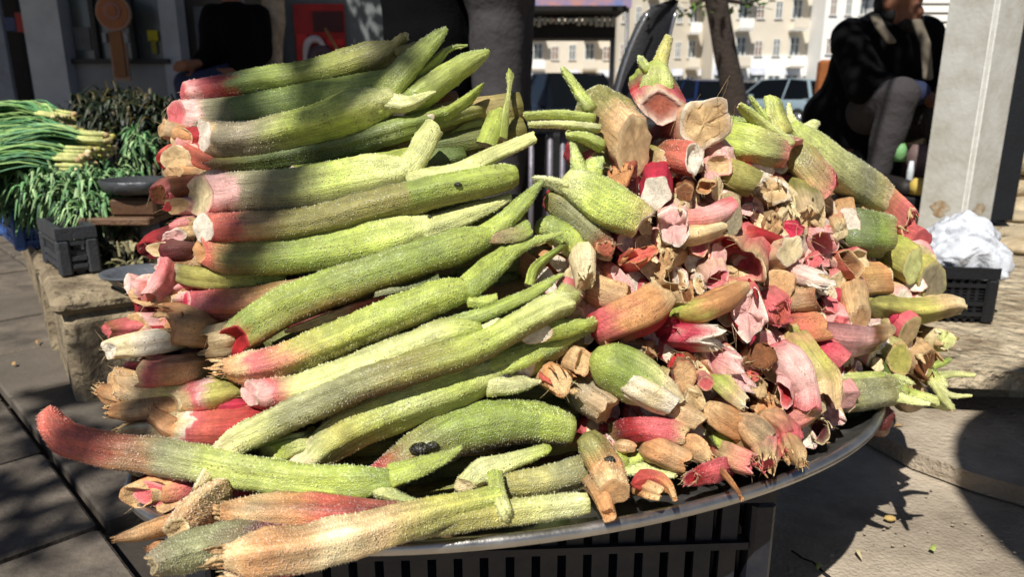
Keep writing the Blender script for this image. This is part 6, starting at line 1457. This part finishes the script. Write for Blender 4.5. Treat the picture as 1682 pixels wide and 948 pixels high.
E("plain cream wedge below the netted base", 1142, 656, 21, -10, -22, "SA CR:.3 TN", 'round', 'CR SA', rec=.03, dz=-.014)
E("tiny pink ring shaped butt", 1160, 630, 13, -8, -10, "PK CR LG", 'cut', 'CR PK', rec=.04, dz=-.016)
E("short green peg with a whitish tip", 1222, 664, 14, -36, -34, "CR SA:.12 LG:.25 OL:.7 OL", 'rag', 'WH CR', rec=.01, dz=-.024, r2=1.3, hair=4)
K("tan finger pointing right below the cream wedge", [(1152, 696, 12), (1130, 686, 18), (1104, 672, 16), (1084, 660, 10)], "SA TN:.3 SA TN", 'cut', 'TN SA', dz=-.014, slant=.6, sa=1, hair=2)
K("glowing orange yellow stalk sagging toward the rim", [(1236, 706, 16), (1216, 700, 24), (1182, 684, 24), (1160, 664, 14)], "SA OR:.2 OR:.5 SA", 'husk', 'SA OR', dz=-.014, husk='SA OR CO', hl=1.0, hair=10)
K("dark red stalk with a swollen pink husk end", [(1118, 722, 18), (1092, 712, 25), (1056, 706, 20), (1010, 714, 18)], "SA PK:.2 PK:.4 RD:.55 DR OL", 'rag', 'SA PK', dz=-.014, bumps=300, hair=8, streak=.1)
K("pale nub tucked below the dark red stalk", [(1040, 736, 9), (1024, 734, 12), (1008, 736, 10)], "OR SA YG", 'round', 'OR SA', dz=-.006, hair=0)
K("cinnamon scroll rolled tight at its mouth", [(1128, 764, 20), (1104, 754, 22), (1076, 742, 21), (1056, 736, 18)], "OR TN:.2 OR:.5 TN", 'hollow', 'SA BR', dz=-.018, open_=.3, hair=4)
K("red orange tongue bent down over the rim", [(1108, 820, 5), (1100, 802, 9), (1082, 790, 14), (1056, 790, 16), (1040, 796, 10)], "SA OR:.3 CO:.6 RD", 'rag', 'SA OR', dz=-.022, hair=4)
K("small orange butt resting on the rim under the red tongue", [(1084, 812, 8), (1066, 806, 15), (1044, 800, 14)], "SA OR OR", 'rag', 'OR SA', dz=-.014, hair=5)
K("lumpy raspberry red scrap on the rim", [(1134, 786, 14), (1152, 780, 17), (1180, 774, 17), (1204, 768, 14)], "RD PK:.4 MG RD", 'rag', 'LP RD', dz=-.008, bumps=400, lump=.3, hair=18, flat=.45, husk='RD PK SA', hl=.8, hc=6)
K("tan fibrous husk above the raspberry scrap", [(1162, 756, 16), (1140, 738, 22), (1116, 722, 18)], "SA TN:.5 OR", 'husk', 'SA TN', dz=-.014, husk='TN SA OR BR', hl=1.0, hair=12, streak=.25)
K("pink and straw triangular butt near the rim", [(1232, 762, 14), (1208, 754, 24), (1180, 740, 22)], "PK SA:.5 CO", 'rag', 'LP PK', dz=-.014, rag=.5, hair=10)
K("narrow brown shaving hanging over the rim", [(1218, 820, 3), (1208, 802, 7), (1192, 782, 8), (1176, 768, 5)], "BR OR BR", 'rag', 'BR OR', dz=-.024, hair=3, flat=.4)
E("mossy green patch of stalk in the lower heap", 1186, 722, 20, -14, -10, "G LG G", 'round', 'G LG', rec=.04, dz=-.002, bumps=400)
K("large shaggy peach husk at the lower right", [(1258, 758, 22), (1248, 732, 36), (1226, 706, 34), (1206, 686, 20)], "SA PK:.3 SA:.6 OR", 'husk', 'SA PK', dz=-.018, husk='SA TN PK CR', hl=.9, hc=13, streak=.25, ribs=.06, hair=20)
K("crumpled rose and tan husk right of the shaggy one", [(1296, 748, 18), (1290, 722, 28), (1272, 696, 26), (1252, 680, 16)], "SA PK:.3 PK:.6 TN", 'husk', 'SA TN', dz=-.014, husk='TN SA CR PK', hl=.8, hc=11, streak=.2, lump=.2, hair=14)
K("splayed straw fibres leaning over the right rim", [(1316, 762, 10), (1306, 742, 17), (1292, 720, 15)], "SA TN OR", 'husk', 'SA TN', dz=-.02, husk='SA OR TN CR', hl=2.0, hc=9, hs=.9, hair=10)
E("ivory chip between the husks and the gaping mouth", 1306, 718, 13, -2, -14, "CR WH SA", 'rag', 'WH CR', rec=.03, dz=-.01, rag=.6)
E("brown dry flap under the pink ear fold", 1262, 670, 22, -12, -14, "OR SA BR", 'rag', 'SA OR', rec=.04, dz=-.006, husk='SA OR', hl=.8, hc=6)
E("tan ribbed base left of the ear fold", 1244, 636, 22, -14, -8, "SA OR:.4 TN", 'rag', 'TN SA', rec=.05, dz=-.004, streak=.15)
E("small coral butt under the hairy brown one", 1236, 620, 13, 6, -8, "CO RD DR", 'rag', 'PK CO', rec=.04, dz=-.006)
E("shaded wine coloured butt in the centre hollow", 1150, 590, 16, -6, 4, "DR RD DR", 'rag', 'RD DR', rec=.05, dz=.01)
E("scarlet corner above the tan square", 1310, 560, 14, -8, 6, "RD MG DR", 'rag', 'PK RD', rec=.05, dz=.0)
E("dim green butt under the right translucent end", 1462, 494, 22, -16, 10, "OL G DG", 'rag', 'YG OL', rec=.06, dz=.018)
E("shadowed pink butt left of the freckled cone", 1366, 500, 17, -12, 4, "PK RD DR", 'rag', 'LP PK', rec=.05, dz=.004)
E("olive end tucked under the vivid magenta stub", 1478, 590, 24, -26, -24, "YG OL:.4 DG", 'rag', 'SA YG', rec=.05, dz=.004)
E("pale scrap under the crumpled right husk", 1440, 600, 13, -12, -6, "SA PK BR", 'rag', 'SA CR', rec=.05, dz=.02)
E("tan and rust stub below the curled hollow husk", 1080, 486, 16, -4, 4, "OR TN BR", 'rag', 'SA OR', rec=.05, dz=.0)
E("orange butt wedged under the massive olive stalk", 1092, 282, 17, 4, -10, "RB OR BR", 'rag', 'OR RB', rec=.05, dz=.02)
E("cream and pink nub beneath the smooth olive stalk", 1226, 344, 15, 8, -8, "LP SA BR", 'rag', 'WH LP', rec=.06, dz=.02)
E("rust coloured shell left of the olive droop", 1262, 350, 18, 10, -8, "BR RB PU", 'rag', 'TN BR', rec=.06, dz=.026)
E("pale side of a butt below the purple streaked one", 1148, 404, 18, -10, 2, "PK SA TN", 'rag', 'CR PK', rec=.05, dz=.004)
E("tan stump right of the drooping green scroll", 1412, 360, 22, -20, -16, "OL TN OL", 'rag', 'SA OL', rec=.05, dz=.022)
E("small peach nose left of the round orange butt", 1340, 430, 16, -10, -4, "PK OR RD", 'rag', 'LP PK', rec=.05, dz=.0)
E("cinnamon side of a butt above the vivid barrel", 1392, 612, 14, -16, -6, "BR RB BR", 'rag', 'OR BR', rec=.05, dz=.018)

# ---------------------------------------------------------------- small butts packed into the gaps
WORDS = dict(LP="pale pink", SA="straw coloured", CR="cream", PK="pink", TN="tan", MG="magenta", RD="dark red", BR="brown", OR="orange brown")
FACE = dict(WH="a white", CR="a cream", SA="a straw", LP="a pinkish", PK="a pink")
USED = set(); BIG = list(HAND); CORE = MB()
def gap_label(px, py, cols, ec, end):
    for (x, y, lb) in sorted(BIG, key=lambda q: (q[0] - px) ** 2 + (q[1] - py) ** 2):
        hd = lb
        for w in (' under ', ' with ', ' behind ', ' beside', ' on ', ' at ', ' below ', ' between', ' of ', ' above', ' over', ' near', ' right ', ' left ', ' in ', ' hanging', ' pointing', ' across', ' like', ' low', ' tucked', ' from', ' next', ' against', ' to ', ' for', ' reaching', ' than', ' end', ' down', ' resting', ' squeezed', ' wrapped', ' half', ' high', ' gaping', ' slanting', ' running', ' jutting', ' sticking', ' glimpsed', ' passing', ' peeping'):
            if w in hd and len(hd.split(w)[0].split()) >= 3: hd = hd.split(w)[0]
        dx, dy = px - x, py - y
        side = ("right of" if dx > 0 else "left of") if abs(dx) > abs(dy) else ("below" if dy > 0 else "above")
        lab = "small %s butt with %s %s just %s the %s" % (WORDS[cols.split()[0].split(':')[0]], FACE[ec.split()[0]], {'cut': 'cut', 'rag': 'ragged end', 'dish': 'dished end'}[end], side, hd)
        if lab not in USED and len(lab.split()) <= 16:
            USED.add(lab); return lab
    return None
def core_butt(px, py, r, dx, dy, cols, end, ec, dz, seed, rec=.05):
    rs = random.Random(seed)
    w = resolve([(px, py, r, dz), (px + dx * .5, py + dy * .5, r * 1.05, dz + rec * .4), (px + dx, py + dy, r * 1.05, dz + rec)])
    sp4 = spline(w, count=9)
    rg = tube_part(CORE, sp4[:, :3], sp4[:, 3], cols, rs.uniform(.65, .95), rs.uniform(0, 3), rs.choice((0, .1, .3)), rs.uniform(0, 6), 0, rs.uniform(.3, .8), rs.uniform(2.2, 4.0), .3 if end == 'rag' else 0, seed=seed, facet=.07, ribs=.04)
    e = end_face(rg[0], rg[1], ec, end, seed + 1); k = CORE.n
    CORE.add(np.concatenate(e.v), e.f, np.concatenate(e.c))
PALB = ["LP PK:.3 MG:.6 RD", "SA PK:.3 OR", "PK MG:.4 RD", "CR LP:.2 PK:.6 RD", "PK RD:.4 DR", "TN OR:.4 BR", "SA OL:.3 OL", "PK SA:.4 TN", "MG PK:.3 RD", "CR SA:.3 YG OL", "LP SA:.4 BR"]
ECB = ["WH CR", "CR WH", "WH LP", "CR CR", "LP WH", "WH WH"]
def gap_butts():
    rs = random.Random(31); y = 275; row = 0; n = 0
    while y < 745:
        xl = 905 + max(0, 420 - y) * .55 if y < 560 else 985; xr = min(1560, 1255 + (y - 250) * 1.45) if y < 480 else min(1560, 1545 - (y - 480) * .85)
        x = xl + (row % 2) * 17; i = 0
        while x < xr:
            px, py = x + rs.uniform(-9, 9), y + rs.uniform(-8, 8); r = rs.uniform(16, 23); k = rs.random()
            end = 'cut' if k < .7 else 'rag' if k < .9 else 'dish'; cols, ec = rs.choice(PALB), rs.choice(ECB); dx, dy = rs.uniform(-42, -12), rs.uniform(-30, -8)
            big = (i + row) % 3 == 0
            lab = gap_label(px, py, cols, ec, end) if big else None
            if lab:
                kw = dict(slant=rs.uniform(.35, .9), sa=rs.uniform(2.2, 4.0), flat=rs.uniform(.55, .95), roll=rs.uniform(0, 3)) if end == 'cut' else {}
                E(lab, px, py, r * 1.12, dx, dy, cols, end, ec, rec=.04, dz=rs.uniform(.007, .018), hair=3, **kw)
            else: core_butt(px, py, r, dx, dy, cols, end, ec, rs.uniform(.016, .030), 5000 + n, .04)
            n += 1; x += 37; i += 1
        y += 31; row += 1
gap_butts()
def edge_butts():
    rs = random.Random(12); pal = ["LP PK:.2 CO:.5 OL", "RD DR:.4 OL", "SA TN:.3 OL", "PK RD:.3 GG", "BR TN:.3 OL", "CR LP:.15 PK:.4 YG", "OR SA:.3 OL"]
    y = 225; n = 0
    while y < 830:
        xb = np.interp(y, [220, 330, 450, 540, 620, 720, 830], [300, 300, 262, 225, 215, 225, 250])
        for q in range(3):
            px = xb + q * 34 + rs.uniform(-16, 16); py = y + rs.uniform(-9, 9); r = rs.uniform(13, 20); cols = rs.choice(pal); end = rs.choice(('rag', 'cut', 'rag', 'dish')); ec = rs.choice(("CR SA", "LP PK", "SA TN", "WH LP")); dx, dy = rs.uniform(50, 80), rs.uniform(-12, 4)
            lab = gap_label(px, py, cols, ec, end) if q == 0 else None
            if lab: E(lab, px, py, r, dx, dy, cols, end, ec, rec=.03, dz=.012, hair=5)
            else: core_butt(px, py, r, dx, dy, cols, end, ec, .012 + .012 * q, 7000 + n, .03)
            n += 1
        y += 27
edge_butts()
tag(CORE.build("rhubarb_pieces", DRYS, None, True, True), "small cut rhubarb pieces filling the narrow gaps of both heaps", "rhubarb", kind="stuff")
# ---------------------------------------------------------------- everything buried between and behind them
def buried():
    mb = MB(); rs = random.Random(5)
    pal = ["OL DG", "BR OL", "DG OL", "DR BR", "TN OL", "GG DG"]  # dark tones put the shade of the gaps into the buried stalks
    k = 0
    for (x0, x1, y0_, y1, st, dz, ang) in ((330, 860, 190, 860, 46, .055, -.16), (940, 1500, 250, 730, 48, .075, 0), (330, 860, 210, 840, 60, .12, -.16), (960, 1480, 240, 700, 60, .14, 0), (700, 1100, 380, 800, 56, .07, -.3), (350, 840, 250, 800, 66, .18, -.16), (350, 840, 270, 780, 70, .25, -.16), (980, 1420, 300, 640, 64, .21, 0)):
        y = y0_
        while y < y1:
            x = x0 + rs.uniform(0, st)
            while x < x1:
                if ang or x < 900:
                    pts = [(x - 90, y + 14, 26, dz), (x, y, 28, dz), (x + 90, y - 16, 24, dz)] if ang else []
                else:
                    edge = 250 + max(0, x - 1250) * .75 + max(0, 1000 - x) * 1.2
                    if y < edge or y > 760 - max(0, x - 1250) * .35: x += st; continue
                    pts = [(x, y, 26, dz), (x + rs.uniform(-14, 14), y + rs.uniform(-4, 14), 27, dz + .07), (x, y + 12, 24, dz + .14)]
                if pts and min(p[0] for p in pts) > 300 and not (x + 90 > 860 and y < 400):
                    sp4 = spline(resolve(pts), count=8)
                    k += 1
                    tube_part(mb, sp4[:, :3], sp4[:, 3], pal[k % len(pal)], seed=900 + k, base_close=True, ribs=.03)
                x += st * (2.2 if ang else 1.0)
            y += st * .9
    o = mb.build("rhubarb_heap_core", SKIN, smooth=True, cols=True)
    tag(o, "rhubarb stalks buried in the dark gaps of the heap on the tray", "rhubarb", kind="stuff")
buried()
